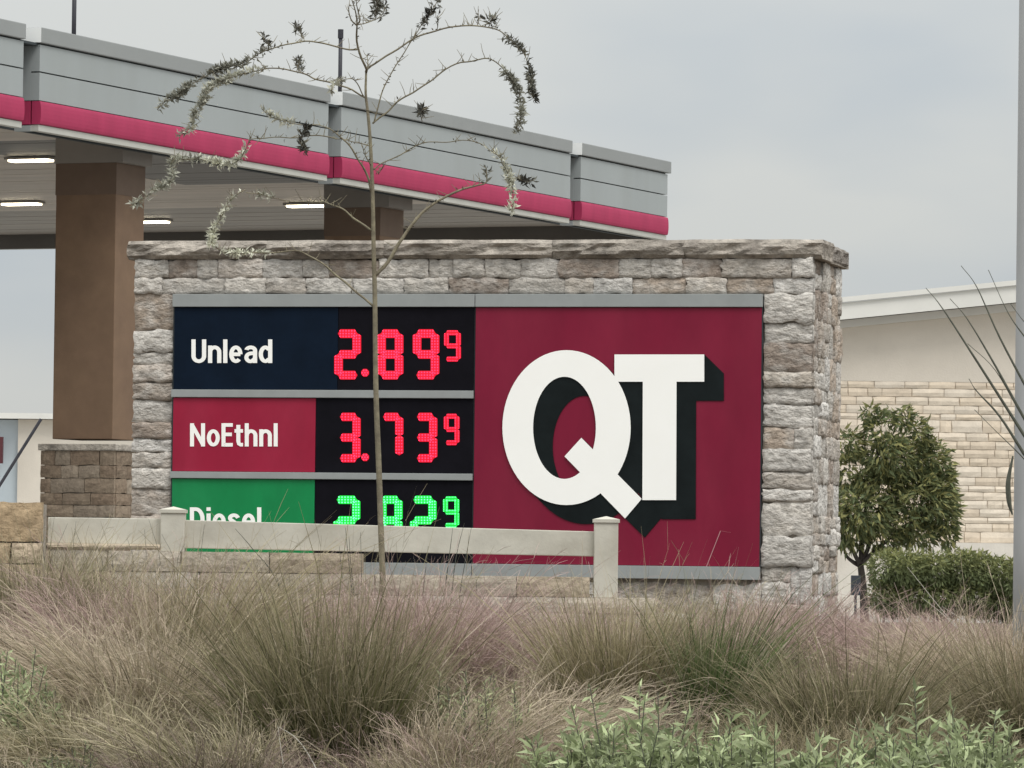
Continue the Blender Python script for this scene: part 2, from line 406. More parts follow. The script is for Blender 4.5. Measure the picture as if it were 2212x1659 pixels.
pp3 = panel('price_panel', PL+0.012, LB-0.002, g_b+0.003, r2b-0.003, 'green')
led3 = panel('led_board', LB+0.001, PM-0.008, g_b+0.003, r2b-0.003, 'black')
brand = panel('brand_panel', PM+0.004, PR-0.006, g_b+0.003, g_t-0.003, 'maroon')
brand['label'] = 'maroon panel with white letters QT and black drop shade'

def arc(cx, cy, rx, ry, a0, a1, n=14): return [(cx+rx*math.cos(R(a0+(a1-a0)*k/n)), cy+ry*math.sin(R(a0+(a1-a0)*k/n))) for k in range(n+1)]
def glyph(ch):
    """condensed bold letter as stroke paths in cap-height units: (advance, [paths])"""
    h = 0.085; X = 0.74; w = {'U': .60, 'n': .54, 'l': .17, 'e': .54, 'a': .52, 'd': .54, 'N': .64, 'o': .55, 'E': .48, 't': .36, 'h': .54, 'D': .60, 'i': .17, 's': .50}[ch]
    a, b = h, w-h; cx = w/2; rx = cx-h; ym = X/2; ry = X/2-h*0.9
    ring = arc(cx, ym, rx, ry, 0, 360, 28)
    arch = [(a, 0.40)]+arc(cx, X-h*0.9-0.20, rx, 0.20, 180, 0, 12)+[(b, 0)]
    G = {'U': [[(a, 1)]+arc(cx, 0.30, rx, 0.225, 180, 360, 14)+[(b, 1)]],
         'n': [[(a, 0), (a, X)], arch], 'h': [[(a, 0), (a, 1)], arch], 'l': [[(a, 0), (a, 1)]],
         'e': [[(a, ym), (b, ym)], arc(cx, ym, rx, ry, 0, 315, 26)],
         'a': [[(a+0.005, 0.56)]+arc(cx, X-h*0.9-0.13, rx, 0.13, 165, 0, 10)+[(b, 0)], [(b, 0.42), (cx+0.02, 0.41)]+arc(cx-0.01, 0.235, rx-0.01, 0.165, 100, 270, 10)+[(cx+0.05, 0.08), (b, 0.19)]],
         'd': [[(b, 0), (b, 1)], arc(cx-0.01, ym, rx+0.0, ry, 40, 320, 22)], 'o': [ring],
         'N': [[(a, 0), (a, 1)], [(b, 0), (b, 1)], [(a, 0.93), (b, 0.07)]],
         'E': [[(a, 0), (a, 1)], [(a, 1-h*0.85), (w, 1-h*0.85)], [(a, 0.52), (w-0.04, 0.52)], [(a, h*0.85), (w, h*0.85)]],
         't': [[(0.16, 0.93), (0.16, 0.22), (0.19, 0.11), (0.26, 0.075), (w, 0.075)], [(0, X-0.07), (w, X-0.07)]],
         'D': [[(a, 0), (a, 1)], [(a, 1-h*0.9), (0.24, 1-h*0.9)]+arc(0.24, 0.5, b-0.24, 0.5-h*0.9, 90, -90, 18)+[(0.24, h*0.9), (a, h*0.9)]],
         'i': [[(a, 0), (a, X)], [(a, 0.85), (a, 1)]],
         's': [[(b, 0.55)]+arc(cx, 0.545, rx*0.95, 0.12, 20, 235, 12)+[(cx+0.02, 0.37)]+arc(cx, 0.195, rx*0.98, 0.125, 55, -160, 12)]}
    return w, G[ch]
def text(body, x0, x1, ycap, ybase, parent):
    mb = MB(); pen = 0.0; lay_ = 0
    tot = sum(glyph(c)[0] for c in body)+0.075*(len(body)-1)
    for c in body:
        w_, paths = glyph(c)
        for pth in paths:
            lay_ += 1; n = len(pth); hw = 0.085; L_, R_ = [], []
            closed = n > 20 and math.dist(pth[0], pth[-1]) < 1e-6
            for k in range(n):
                p = pth[k]; q0 = pth[(k-1) % (n-1)] if closed else pth[max(0, k-1)]; q1 = pth[(k+1) % (n-1)] if closed else pth[min(n-1, k+1)]
                tx, ty = q1[0]-q0[0], q1[1]-q0[1]; l_ = math.hypot(tx, ty); nx_, ny_ = -ty/l_*hw, tx/l_*hw*0.9
                L_.append((p[0]+nx_, p[1]+ny_)); R_.append((p[0]-nx_, p[1]-ny_))
            b = len(mb.v)
            for (p, q) in zip(L_, R_):
                for e in (p, q):
                    u_, z_ = Z5(x0+(x1-x0)*(pen+e[0])/tot, ybase+(ycap-ybase)*e[1]); mb.v.append((u_, FY-0.003-0.0003*(lay_ % 3), z_))
            mb.f += [(b+2*k, b+2*k+1, b+2*k+3, b+2*k+2) for k in range(n-1)]
        pen += w_+0.075
    return mb.build('lettering', M['white'], parent, fix=False)
pn = [o for o in sign.children if o.name.startswith('price_panel')]
text('Unlead', 420, 825, 322, 440, pn[0])
text('NoEthnl', 413, 852, 742, 858, pp2)
text('Diesel', 412, 770, 1163, 1281, pp3)

# QT
def ell(cx, cy, rx, ry, n=72): return [(cx+rx*math.cos(2*math.pi*k/n), cy+ry*math.sin(2*math.pi*k/n)) for k in range(n)]
Qo, Qi = ell(591.5, 705, 296.5, 358), ell(582, 706, 145, 236)
tail = [(660, 752), (939, 1034), (862, 1125), (582, 838)]
T = [(813, 367), (1228, 367), (1228, 493), (1100, 493), (1098, 1040), (942, 1040), (944, 493), (813, 493)]
def flat(pts, y, mb): mb.poly([(*(lambda q: (q[0], y, q[1]))(Z6(*p)),) for p in pts])
YW = FY-0.012
qm = MB()
for k in range(72):
    k2 = (k+1) % 72; flat([Qo[k], Qo[k2], Qi[k2], Qi[k]], YW, qm)
q = qm.build('letter', M['white'], brand, fix=False)
tm = MB(); flat(tail, YW-0.0002, tm); tm.build('letter_tail', M['white'], brand, fix=False)
tm = MB(); flat([T[0], T[1], T[2], T[7]], YW-0.0001, tm); flat([T[3], T[4], T[5], T[6]], YW-0.0001, tm); tm.build('letter', M['white'], brand, fix=False)
DXS, DYS = 90, 88
sm_ = MB(); yy = FY-0.0016
def sweep(pts, closed=True):
    global yy
    n = len(pts)
    for k in range(n):
        a, b = pts[k], pts[(k+1) % n]
        yy -= 0.00002
        flat([a, b, (b[0]+DXS, b[1]+DYS), (a[0]+DXS, a[1]+DYS)], yy, sm_)
sweep(Qo); sweep(Qi); sweep(tail); sweep(T)
sh = lambda p: [(a+DXS, b+DYS) for a, b in p]
yy -= 0.0002
for k in range(72):
    k2 = (k+1) % 72; flat(sh([Qo[k], Qo[k2], Qi[k2], Qi[k]]), yy, sm_)
yy -= 0.0002; flat(sh(tail), yy, sm_)
yy -= 0.0002; flat(sh([T[0], T[1], T[2], T[7]]), yy, sm_); flat(sh([T[3], T[4], T[5], T[6]]), yy, sm_)
yy -= 0.0002; flat([(850, 480), (952, 480), (952, 1046), (880, 950)], yy, sm_)
sm_.build('letter_shade', M['shadowblack'], brand, fix=False)
# pale scratch low on the right
scr = MB()
for (a, b) in (((1302, 1182), (1236, 1350)), ((1302, 1182), (1350, 1190))):
    wv = 2.0
    flat([(a[0]-wv, a[1]), (a[0]+wv, a[1]), (b[0]+wv, b[1]), (b[0]-wv, b[1])], FY-0.003-0.0003*len(scr.f), scr)
scr.build('scratch', M['scratch'], brand, fix=False)

# LED digits
SEG = {'0': 'abcdef', '1': 'bc', '2': 'abged', '3': 'abgcd', '7': 'abc', '8': 'abcdefg', '9': 'abcdfg'}
def digit(ch, x0, x1, y0, y1, parent, col, th, rows=3):
    W_, H_ = x1-x0, y1-y0; mdy = (y0+y1)/2; g = th*0.5
    xa, xb = x0+g, x1-g; ya, yb = y0+g, y1-g
    c = th*0.22
    lines = {'a': ((xa+c, ya), (xb-c, ya)), 'b': ((xb, ya+c), (xb, mdy-c)), 'c': ((xb, mdy+c), (xb, yb-c)), 'd': ((xa+c, yb), (xb-c, yb)),
             'e': ((xa, mdy+c), (xa, yb-c)), 'f': ((xa, ya+c), (xa, mdy-c)), 'g': ((xa+c, mdy), (xb-c, mdy))}
    dm, bm_ = MB(), MB(); kk = 0
    for s in SEG[ch]:
        (ax, ay), (bx, by) = lines[s]
        L = math.hypot(bx-ax, by-ay); tx, ty = (bx-ax)/L, (by-ay)/L; nx_, ny_ = -ty, tx; h = th*0.5
        kk += 1
        flat([(ax-tx*h*0.62, ay-ty*h*0.62)] + [(ax+nx_*h, ay+ny_*h), (bx+nx_*h, by+ny_*h), (bx+tx*h*0.62, by+ty*h*0.62), (bx-nx_*h, by-ny_*h), (ax-nx_*h, ay-ny_*h)], FY-0.002-0.0001*kk, bm_)
        n = max(3, round(L/(th*0.33)))
        for r_ in range(rows):
            off = (r_/(rows-1)-0.5)*th*0.628 if rows > 1 else 0
            for k in range(n+1):
                cx = ax+tx*L*k/n+nx_*off; cy = ay+ty*L*k/n+ny_*off; rr = th*0.098
                flat([(cx+rr*math.cos(2*math.pi*i/6), cy+rr*math.sin(2*math.pi*i/6)) for i in range(6)], FY-0.008, dm)
    for q_ in (bm_, dm):
        q_.v = [(Z5x(v), v[1], Z5z(v)) for v in q_.v]
    d = bm_.build('digit', M[col+'_dim'], parent, fix=False)
    dm.build('led_dots', M[col], d, fix=False)['kind'] = 'stuff'
# digits are drawn in the picture coordinates of the board: a flat() variant
def flat5(pts, y, mb): mb.poly([(p[0], y, p[1]) for p in pts])
def Z5x(v): return Z5(v[0], v[2])[0]
def Z5z(v): return Z5(v[0], v[2])[1]
_keep = flat; flat = flat5
for ch, a, b, c, d, brd, col, th in (
        ('2', 1135, 1270, 271, 523, led1, 'led_red', 44), ('8', 1350, 1482, 271, 523, led1, 'led_red', 44), ('9', 1528, 1662, 271, 523, led1, 'led_red', 44), ('9', 1685, 1770, 276, 433, led1, 'led_red', 25),
        ('3', 1146, 1268, 689, 938, led2, 'led_red', 42), ('7', 1362, 1482, 689, 920, led2, 'led_red', 42), ('3', 1532, 1652, 689, 938, led2, 'led_red', 42), ('9', 1684, 1763, 694, 852, led2, 'led_red', 25),
        ('2', 1130, 1266, 1104, 1352, led3, 'led_green', 42), ('8', 1356, 1478, 1104, 1352, led3, 'led_green', 42), ('2', 1514, 1648, 1104, 1352, led3, 'led_green', 42), ('9', 1680, 1762, 1108, 1266, led3, 'led_green', 25)):
    digit(ch, a, b, c, d, brd, col, th, 3 if th > 30 else 2)
for cx, cy, brd, col in ((1290, 489, led1, 'led_red'), (1290, 912, led2, 'led_red'), (1290, 1328, led3, 'led_green')):
    b_, dm = MB(), MB()
    flat([(cx+21*math.cos(i*math.pi/4+0.39), cy+21*math.sin(i*math.pi/4+0.39)) for i in range(8)], FY-0.003, b_)
    for k in range(7):
        ox, oy = (0, 0) if k == 6 else (13*math.cos(k*math.pi/3), 13*math.sin(k*math.pi/3))
        flat([(cx+ox+4.4*math.cos(i*math.pi/3), cy+oy+4.4*math.sin(i*math.pi/3)) for i in range(6)], FY-0.008, dm)
    for q_ in (b_, dm): q_.v = [(Z5x(v), v[1], Z5z(v)) for v in q_.v]
    d = b_.build('decimal_point', M[col+'_dim'], brd, fix=False); dm.build('led_dots', M[col], d, fix=False)['kind'] = 'stuff'
flat = _keep

# ------------------------------------------------------------------ limestone retaining wall, pier, rail fence
WD = 29.0
def WX(px, D=WD): return P(px, 1220, D).x
LIME = [(0.50, 0.44, 0.36), (0.56, 0.50, 0.42), (0.48, 0.43, 0.36), (0.54, 0.495, 0.435), (0.50, 0.42, 0.32)]
rw = empty('retaining_wall', (0, WD, 0), 0, 'stepped low wall of pale limestone blocks under the cream rail fence', 'wall')
rows = [(0.094, 0.094, -80, 345), (0.055, -0.063, -80, 783), (-0.063, -0.18, -80, 1275), (-0.18, -0.268, -80, 1420), (-0.268, -0.38, -80, 1420), (-0.38, -0.50, -80, 1560), (-0.50, -0.64, -80, 1560), (-0.64, -0.8, -80, 1560)]
for k, (t_, b_, xa, xb) in enumerate(rows):
    if t_ == b_: t_, b_ = 0.094, 0.058
    x = WX(xa); xe = WX(xb)
    while x < xe-0.01:
        wd = random.uniform(0.28, 0.52)
        if xe-x-wd < 0.2: wd = xe-x
        put('block', random.choice(SAWN), rw, (x+wd/2, 0.30, (t_+b_)/2+EYE), (wd-0.004, 0.30+random.uniform(-0.008, 0.008), t_-b_-0.004), 0, shade(random.choice(LIME), random.uniform(0.85, 1.08)))
        x += wd
for k, (t_, xb) in enumerate(((0.05, 783), (-0.075, 1275), (-0.19, 1420), (-0.4, 1560))):
    MB().box(WX(-80)+0.01, WX(xb)-0.02-0.003*k, 0.03+0.003*k, 0.297-0.004*k, -0.25, t_+EYE-0.004).build('wall_core', M['mortar'], rw)
pier = empty('stone_pier', (WX(20, 28.7), 28.5, 0), 0, 'brown rough stone pier at the left end of the rail fence', 'stone pier')
pw0, pw1 = WX(-70, 28.5)-pier.location.x, WX(92, 28.5)-pier.location.x
pt = P(50, 1084, 28.5).z
MB().box(pw0+0.03, pw1-0.02, 0.05, 0.42, -0.2, pt-0.01).build('pier_core', M['mortar'], pier)
zz = pt
for h, ws in ((0.225, (0.17, 0.27)), (0.12, (0.25, 0.18)), (0.12, (0.2, 0.23)), (0.14, (0.2, 0.23)), (0.14, (0.2, 0.23))):
    x = pw0; tot = sum(ws)
    for wd in ws:
        wd = wd/tot*(pw1-pw0)
        put('stone', random.choice(PIERB), pier, (x+wd/2, 0.06, zz-h/2), (wd-0.008, 0.10, h-0.008), 0, random.choice([(0.48, 0.36, 0.23), (0.58, 0.47, 0.35), (0.46, 0.36, 0.25)]))
        x += wd
    zz -= h
rf = empty('rail_fence', (0, WD, 0), 0, 'cream single rail fence with two capped posts in front of the sign', 'fence')
def post(px0, px1, top, bot):
    a, b = WX(px0), WX(px1); zt_ = P((px0+px1)/2, top, WD).z; zb_ = P((px0+px1)/2, bot, WD).z
    y0 = 0.02; dp = b-a
    p_ = MB().box(a, b, y0, y0+dp, zb_, zt_-0.03).build('post', M['fence'], rf, bevel=0.006)
    c = MB(); o = 0.008
    c.box(a-o, b+o, y0-o, y0+dp+o, zt_-0.031, zt_-0.012)
    n = len(c.v); cx, cy = (a+b)/2, y0+dp/2
    c.v += [(a-o, y0-o, zt_-0.0121), (b+o, y0-o, zt_-0.0121), (b+o, y0+dp+o, zt_-0.0121), (a-o, y0+dp+o, zt_-0.0121), (cx, cy, zt_+0.006)]
    c.f += [(n, n+1, n+4), (n+1, n+2, n+4), (n+2, n+3, n+4), (n+3, n, n+4)]
    c.build('post_cap', M['fence'], p_)
post(345, 397, 1096, 1192); post(1283, 1335, 1117, 1292)
def rail(pa, ta, ba, pb, tb, bb):
    z = [P(pa, ba, WD).z, P(pb, bb, WD).z, P(pb, tb, WD).z, P(pa, ta, WD).z]; a, b = WX(pa), WX(pb)
    mb = MB(); n = 0
    mb.v = [(a, 0.06, z[0]), (b, 0.06, z[1]), (b, 0.06, z[2]), (a, 0.06, z[3]), (a, 0.115, z[0]), (b, 0.115, z[1]), (b, 0.115, z[2]), (a, 0.115, z[3])]
    mb.f = [(0, 1, 2, 3), (5, 4, 7, 6), (4, 0, 3, 7), (1, 5, 6, 2), (3, 2, 6, 7), (4, 5, 1, 0)]
    mb.build('rail', M['fence'], rf, bevel=0.005)
rail(100, 1117, 1173, 346, 1120, 1177); rail(396, 1123, 1184, 1284, 1148, 1202)

# ------------------------------------------------------------------ fuel station canopy
FXv, FYv = 0.38986, 0.92087
can = empty('fuel_canopy', (-5.84, 62.6, 0), math.atan2(FYv, FXv), 'grey fuel station canopy with a red-pink band, on brown columns, behind the sign', 'canopy')
z_ct, z_cb, z_se, z_pt, z_pb, z_st = [q+EYE for q in (6.52, 6.33, 5.97, 5.615, 5.33, 5.25)]
DEP = 13.0; END = 21.3
GAP = 0.42
sections = [(-13.0, -8.8-GAP), (-8.8, -GAP), (0.0, 8.8-GAP), (8.8, 17.6-GAP), (17.6, END)]
def bulge(x0, x1, y, parent, z0, z1, r=0.028, back=0.1):
    prof = [(y+back, z0)] + [(y - r*math.sin(math.pi*k/8)**0.7, z0+(z1-z0)*(0.5-0.5*math.cos(math.pi*k/8))) for k in range(9)] + [(y+back, z1)]
    return MB().prism(prof, x0, x1).build('light_band', M['pink'], parent)
for k, (a, b) in enumerate(sections):
    MB().box(a, b, 0, 0.12, z_se+0.012, z_cb-0.022).build('fascia_panel', M['fascia'], can)
    MB().box(a, b, 0, 0.12, z_pt+0.01, z_se-0.006).build('fascia_panel', M['fascia'], can)
    MB().box(a-0.03, b+(0.08 if k == 4 else 0.0), -0.035, 0.16, z_cb, z_ct).build('cap', M['fascia_cap'], can, bevel=0.012)
    bulge(a, b, 0.0, can, z_pb, z_pt)
    MB().box(a+0.01, b, 0.01, 0.12, z_st, z_pb-0.006).build('lower_trim', M['trim'], can)
    MB().box(a-0.034, a-0.0305, -0.031, 0.34, z_cb+0.004, z_ct-0.004).build('cap_end', M['pale_cap'], can)
    # return into the recessed joint
    MB().box(a-0.002, a+0.1, 0.121, 0.34, z_st, z_pb-0.013).build('return_panel', M['fascia'], can)
    MB().box(a-0.002, a+0.1, 0.121, 0.34, z_pb, z_pt).build('light_band', M['pink'], can)
    MB().box(a-0.002, a+0.1, 0.121, 0.34, z_pt+0.01, z_cb-0.035).build('return_panel', M['fascia'], can)
MB().box(-13, END-0.02, 0.345, 0.42, z_st+0.02, z_ct-0.04).build('backing', M['seam'], can)
MB().box(-12.99, END-0.025, 0.03, 0.344, z_cb-0.034, z_cb-0.002).build('cap_gap', M['seam'], can)
# far end, roof deck
MB().box(END-0.1, END, 0.13, DEP, z_pt+0.01, z_cb-0.03).build('fascia_panel', M['fascia'], can)
MB().box(END-0.1, END+0.08, 0.17, DEP, z_cb, z_ct).build('cap', M['fascia_cap'], can)
MB().box(END-0.1, END+0.05, 0.13, DEP, z_pb, z_pt).build('light_band', M['pink'], can, bevel=0.03)
MB().box(END-0.1, END-0.005, 0.13, DEP, z_st, z_pb-0.012).build('lower_trim', M['trim'], can)
z_so = 5.48+EYE
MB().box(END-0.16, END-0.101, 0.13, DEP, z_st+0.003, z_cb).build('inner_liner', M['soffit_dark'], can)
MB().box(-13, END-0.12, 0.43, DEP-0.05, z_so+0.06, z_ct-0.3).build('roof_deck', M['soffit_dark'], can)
sp = MB().box(0, 0.392, 0, DEP-0.5, 0, 0.04)
spm = mesh('soffit_panel', sp.v, sp.f); spm.materials.append(M['soffit'])
k = 0; t = -13.0
while t < END-0.5:
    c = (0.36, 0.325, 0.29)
    cut = 3.7 if 3.6 < t < 11.2 else (1.6 if t >= 11.2 else 0.44)  # outboard pieces up to cut carry the underside's shade as darker colour
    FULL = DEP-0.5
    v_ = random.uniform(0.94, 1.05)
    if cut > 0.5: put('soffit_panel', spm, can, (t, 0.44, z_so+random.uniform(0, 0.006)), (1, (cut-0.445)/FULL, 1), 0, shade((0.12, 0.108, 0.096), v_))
    put('soffit_panel', spm, can, (t, cut, z_so+random.uniform(0, 0.006)), (1, (0.44+FULL-cut)/FULL, 1), 0, shade((0.52, 0.45, 0.385) if t < 15.6 else (0.30, 0.265, 0.23), v_))  # paler near the lamps, darker at the far end: light painted into colour
    t += 0.4
# columns
def column(t0, o0, o1, dt=0.8):
    c = MB().box(t0, t0+dt, o0, o1, 2.2, 5.11+EYE).build('column', M['column'], can, bevel=0.01)
    MB().box(t0-0.015, t0+dt+0.015, 0.43, o1+0.01, 5.11+EYE, z_so-0.004).build('column_header', M['header'], can)
    MB().box(t0-0.006, t0+dt+0.006, o0-0.006, o1+0.006, 4.7+EYE, 5.11+EYE-0.002).build('column_top_shade', M['column_shade'], can)  # thin added sleeve, its darker brown paints the shade below the soffit
    bt = 1.40+EYE; g = 0.10
    a0, a1, b0, b1 = t0-0.12, t0+dt+0.12, o0-0.10, o1+0.10
    base = MB().box(a0+0.04, a1-0.04, b0+0.04, b1-0.04, 0, bt).build('column_base', M['mortar'], can)
    MB().box(a0-0.03, a1+0.03, b0-0.03, b1+0.03, bt, bt+0.085).build('base_cap', M['capstone'], can, bevel=0.012).color = (0.45, 0.41, 0.36, 1)
    z = 0.0
    while z < bt-0.03:
        h = random.uniform(0.10, 0.19)
        if bt-z-h < 0.08: h = bt-z
        for face in ('near', 'side'):
            u, ue = (b0, b1) if face == 'near' else (a0+0.04, a1)
            while u < ue-0.02:
                wd = random.uniform(0.2, 0.5)
                if ue-u-wd < 0.15: wd = ue-u
                cc = shade(random.choice([(0.26, 0.205, 0.155), (0.23, 0.175, 0.13), (0.29, 0.24, 0.19)]), random.uniform(0.85, 1.1))
                if face == 'near': put('stone', random.choice(SMALL), base, (a0+0.06, u+wd/2, z+h/2), (wd-0.008, 0.075, h-0.008), R(-90), cc)
                else: put('stone', random.choice(SMALL), base, (u+wd/2, b0+0.06, z+h/2), (wd-0.008, 0.075, h-0.008), 0, cc)
                u += wd
        z += h
column(3.1, 0.53, 1.40); column(11.4, 0.57, 1.45)
# lights in the soffit
for t0, o0 in ((-2.7, 3.5), (6.24, 3.47), (15.2, 3.53), (5.5, 7.65), (9.6, 7.65), (13.8, 7.7), (17.95, 7.6), (8.0, 11.6), (17, 11.6)):
    h = MB().box(t0-0.14, t0+0.14, o0-0.34, o0+0.34, z_so-0.035, z_so-0.003).build('ceiling_light', M['lampbox'], can)
    MB().box(t0-0.10, t0+0.10, o0-0.30, o0-0.12, z_so-0.062, z_so-0.036).build('lens', M['lens'], h)
    MB().box(t0-0.10, t0+0.10, o0-0.09, o0+0.30, z_so-0.062, z_so-0.036).build('lens', M['lens'], h)
# vent pipes standing on the canopy roof
for px, D, lab in ((160, 66.4, 'thin dark vent pipe rising from the canopy roof at upper left'), (735, 74.2, 'thin dark vent pipe on the canopy roof behind the sapling')):
    x = P(px, 700, D).x + (0.09 if px < 500 else 0.0)
    x = P(px, 40 if px < 500 else 140, D).x
    vp = empty('vent_pipe', (x, D, z_ct-0.3), 0, lab, 'pipe', 'vent pipes on the canopy roof')
    hh = 7.72+EYE-(z_ct-0.3)
    MB().tube([(0, 0, 0), (0, 0, hh)], 0.03, 10).build('pipe', M['pipe'], vp, smooth=True)
    MB().tube([(0, 0, hh-0.1), (0, 0, hh+0.03)], 0.042, 10).build('pipe_cap', M['pipe'], vp)

# ------------------------------------------------------------------ building on the right
BD = 70.0
def BX(px, py=900): return P(px, py, BD).x
def BZ(px, py): return P(px, py, BD).z
b0, b1 = BX(1560), BX(2420)
bld = empty('stone_building', ((b0+b1)/2, BD, 0), 0, 'low building of pale stone and cream stucco with white sloped eave, at right', 'building')
ox = bld.location.x
zj = BZ(2000, 824); zs = BZ(2050, 1172)

MB().box(b0-ox, b1-ox, 0.115, 6, 0, zj-0.002).build('wall_core', M['farmortar'], bld)
MB().box(b0-ox-0.02, b1-ox+0.02, 0.0, 0.155, 0.0, zs).build('plinth', M['plinth'], bld)
x0w, x1w = BX(1740)-ox, BX(2300)-ox
z = zs
while z < zj-0.02:
    h = random.choice((0.085, 0.115, 0.115, 0.15, 0.17))
    if zj-z-h < 0.07: h = zj-z
    x = x0w
    while x < x1w-0.02:
        wd = random.uniform(0.16, 0.46)
        if x1w-x-wd < 0.12: wd = x1w-x
        put('block', random.choice(FARB), bld, (x+wd/2, 0.17, z+h/2), (wd-0.007, 0.085, h-0.007), 0, shade(random.choice([(0.70, 0.60, 0.48), (0.72, 0.63, 0.52), (0.68, 0.58, 0.465), (0.71, 0.63, 0.53)]), random.uniform(0.95, 1.05)))
        x += wd
    z += h
# sloped eave
def eave(name, mt, p0, p1, y0, y1):
    (xa, za0, za1), (xb, zb0, zb1) = p0, p1
    mb = MB()
    mb.v = [(xa, y0, za0), (xb, y0, zb0), (xb, y0, zb1), (xa, y0, za1), (xa, y1, za0), (xb, y1, zb0), (xb, y1, zb1), (xa, y1, za1)]
    mb.f = [(0, 1, 2, 3), (5, 4, 7, 6), (4, 0, 3, 7), (1, 5, 6, 2), (3, 2, 6, 7), (4, 5, 1, 0)]
    return mb.build(name, M[mt], bld)
EO = 0.3; XA, XB = 1822, 2195
def ext(ya, yb, px): return ya+(yb-ya)*(px-XA)/(XB-XA)
def ez(ya, yb, px): return P(px, ext(ya, yb, px), BD-EO).z
pa_, pb_ = 1560, 2420
ea = lambda px: P(px, 700, BD-EO).x-ox
eave('fascia', 'whitetrim', (ea(pa_), ez(690, 653, pa_), ez(654, 617, pa_)), (ea(pb_), ez(690, 653, pb_), ez(654, 617, pb_)), -EO, -EO+0.06)
eave('drip_edge', 'whitetrim', (ea(pa_)-0.03, ez(653, 616, pa_), ez(642, 605, pa_)), (ea(pb_)+0.03, ez(653, 616, pb_), ez(642, 605, pb_)), -EO-0.04, -EO+0.08)
eave('roof_deck', 'roofsoffit', (ea(pa_), ez(687, 650, pa_), ez(660, 623, pa_)), (ea(pb_), ez(687, 650, pb_), ez(660, 623, pb_)), -EO+0.06, 6.2)
eave('frieze', 'whitetrim', (ea(pa_), ez(704, 668, pa_)-0.01, ez(688, 651, pa_)-0.01), (ea(pb_), ez(704, 668, pb_)-0.01, ez(688, 651, pb_)-0.01), 0.03, 0.098)

eave('stucco_wall', 'stucco', (b0-ox, zj, ez(689, 652, pa_)), (b1-ox, zj, ez(689, 652, pb_)), 0.10, 6)
# building far left
lb = empty('cream_building', (P(0, 1000, 112).x, 112, 0), 0, 'small cream stucco building with white coping seen under the canopy at far left', 'building')
lx = lb.location.x
LX = lambda px: P(px, 1000, 112).x-lx
LZ = lambda py: P(60, py, 112).z
MB().box(LX(38), LX(330), 0, 5, 0, LZ(906)).build('wall', M['stucco'], lb)
MB().box(LX(-80), LX(38)-0.003, 0.12, 5, 0, LZ(906)-0.01).build('glazed_wall', M['pane'], lb)
MB().box(LX(-82), LX(332), -0.25, 5.2, LZ(905), LZ(893)).build('coping', M['whitetrim'], lb)
MB().tube([(LX(92), -0.5, LZ(906)), (LX(-6), -0.5, LZ(1068))], 0.035, 8).build('brace', M['pipe'], lb)
MB().box(LX(-12), LX(8), -0.3, -0.1, LZ(1002), LZ(945)).build('wall_box', M['redbox'], lb)

# ------------------------------------------------------------------ ribbons, leaves
def add_col(me, cols):
    a = me.color_attributes.new('Col', 'FLOAT_COLOR', 'POINT')
    a.data.foreach_set('color', np.concatenate([cols, np.ones((len(cols), 1))], axis=1).astype(np.float32).ravel())
def np_mesh(name, V, F, cols=None):
    me = bpy.data.meshes.new(name); n = len(V); k = F.shape[1]
    me.vertices.add(n); me.vertices.foreach_set('co', V.astype(np.float32).ravel())
    me.loops.add(F.size); me.loops.foreach_set('vertex_index', F.astype(np.int32).ravel())
    me.polygons.add(len(F)); me.polygons.foreach_set('loop_start', np.arange(0, F.size, k, dtype=np.int32))
    me.polygons.foreach_set('loop_total', np.full(len(F), k, dtype=np.int32))
    me.update(calc_edges=True)
    if cols is not None: add_col(me, cols)
    return me
def unit(v): return v/np.maximum(1e-9, np.linalg.norm(v, axis=-1, keepdims=True))
def ribbons(pts, width, taper):
    """pts (n,k,3) -> ribbon verts/faces; width (n,)"""
    n, k, _ = pts.shape
    tan = unit(pts[:, -1]-pts[:, 0]); rv = rng.normal(size=(n, 3)); side = unit(np.cross(tan, rv))
    wv = width[:, None]*taper[None, :]*0.5
    V = np.stack([pts-side[:, None, :]*wv[..., None], pts+side[:, None, :]*wv[..., None]], axis=2).reshape(-1, 3)
    idx = np.arange(n*k*2).reshape(n, k, 2)
    F = np.stack([idx[:, :-1, 0], idx[:, :-1, 1], idx[:, 1:, 1], idx[:, 1:, 0]], axis=-1).reshape(-1, 4)
    return V, F
def blades(n, rad, L, spread, droop, lean, wd, kseg=6):
    """fountain of curved blades around the origin"""
    az = rng.uniform(0, 2*np.pi, n); rr = rad*np.sqrt(rng.uniform(0, 1, n))
    base = np.stack([rr*np.cos(az), rr*np.sin(az), np.zeros(n)], 1)
    az2 = az+rng.normal(0, 0.5, n); pol = np.abs(rng.normal(0, spread, n))*0.9+0.04
    ln = L*(0.35+0.95*rng.beta(2.2, 1.8, n))*np.where(rng.uniform(0, 1, n) < 0.14, 1.32, 1.0); s = np.linspace(0, 1, kseg)[None, :]
    dr = droop*rng.uniform(0.3, 1.5, n)
    ang = pol[:, None]+dr[:, None]*s**1.6
    dx = np.sin(ang); dz = np.cos(ang); st = ln[:, None]/(kseg-1)
    h = np.concatenate([np.zeros((n, 1)), np.cumsum((dx*st)[:, :-1], 1)], 1); v = np.concatenate([np.zeros((n, 1)), np.cumsum((dz*st)[:, :-1], 1)], 1)
    pts = np.stack([base[:, :1]+h*np.cos(az2)[:, None], base[:, 1:2]+h*np.sin(az2)[:, None], v], -1)
    bend = (s**2)*ln[:, None]
    wl = rng.normal(0, 0.14, (n, 2))
    pts[..., 0] += (lean[0]+wl[:, :1])*bend; pts[..., 1] += (lean[1]+wl[:, 1:])*bend
    wob = rng.normal(0, 0.012, (n, 1))*np.sin(s*rng.uniform(3, 7, (n, 1)))
    pts[..., 0] += wob
    return pts, ln
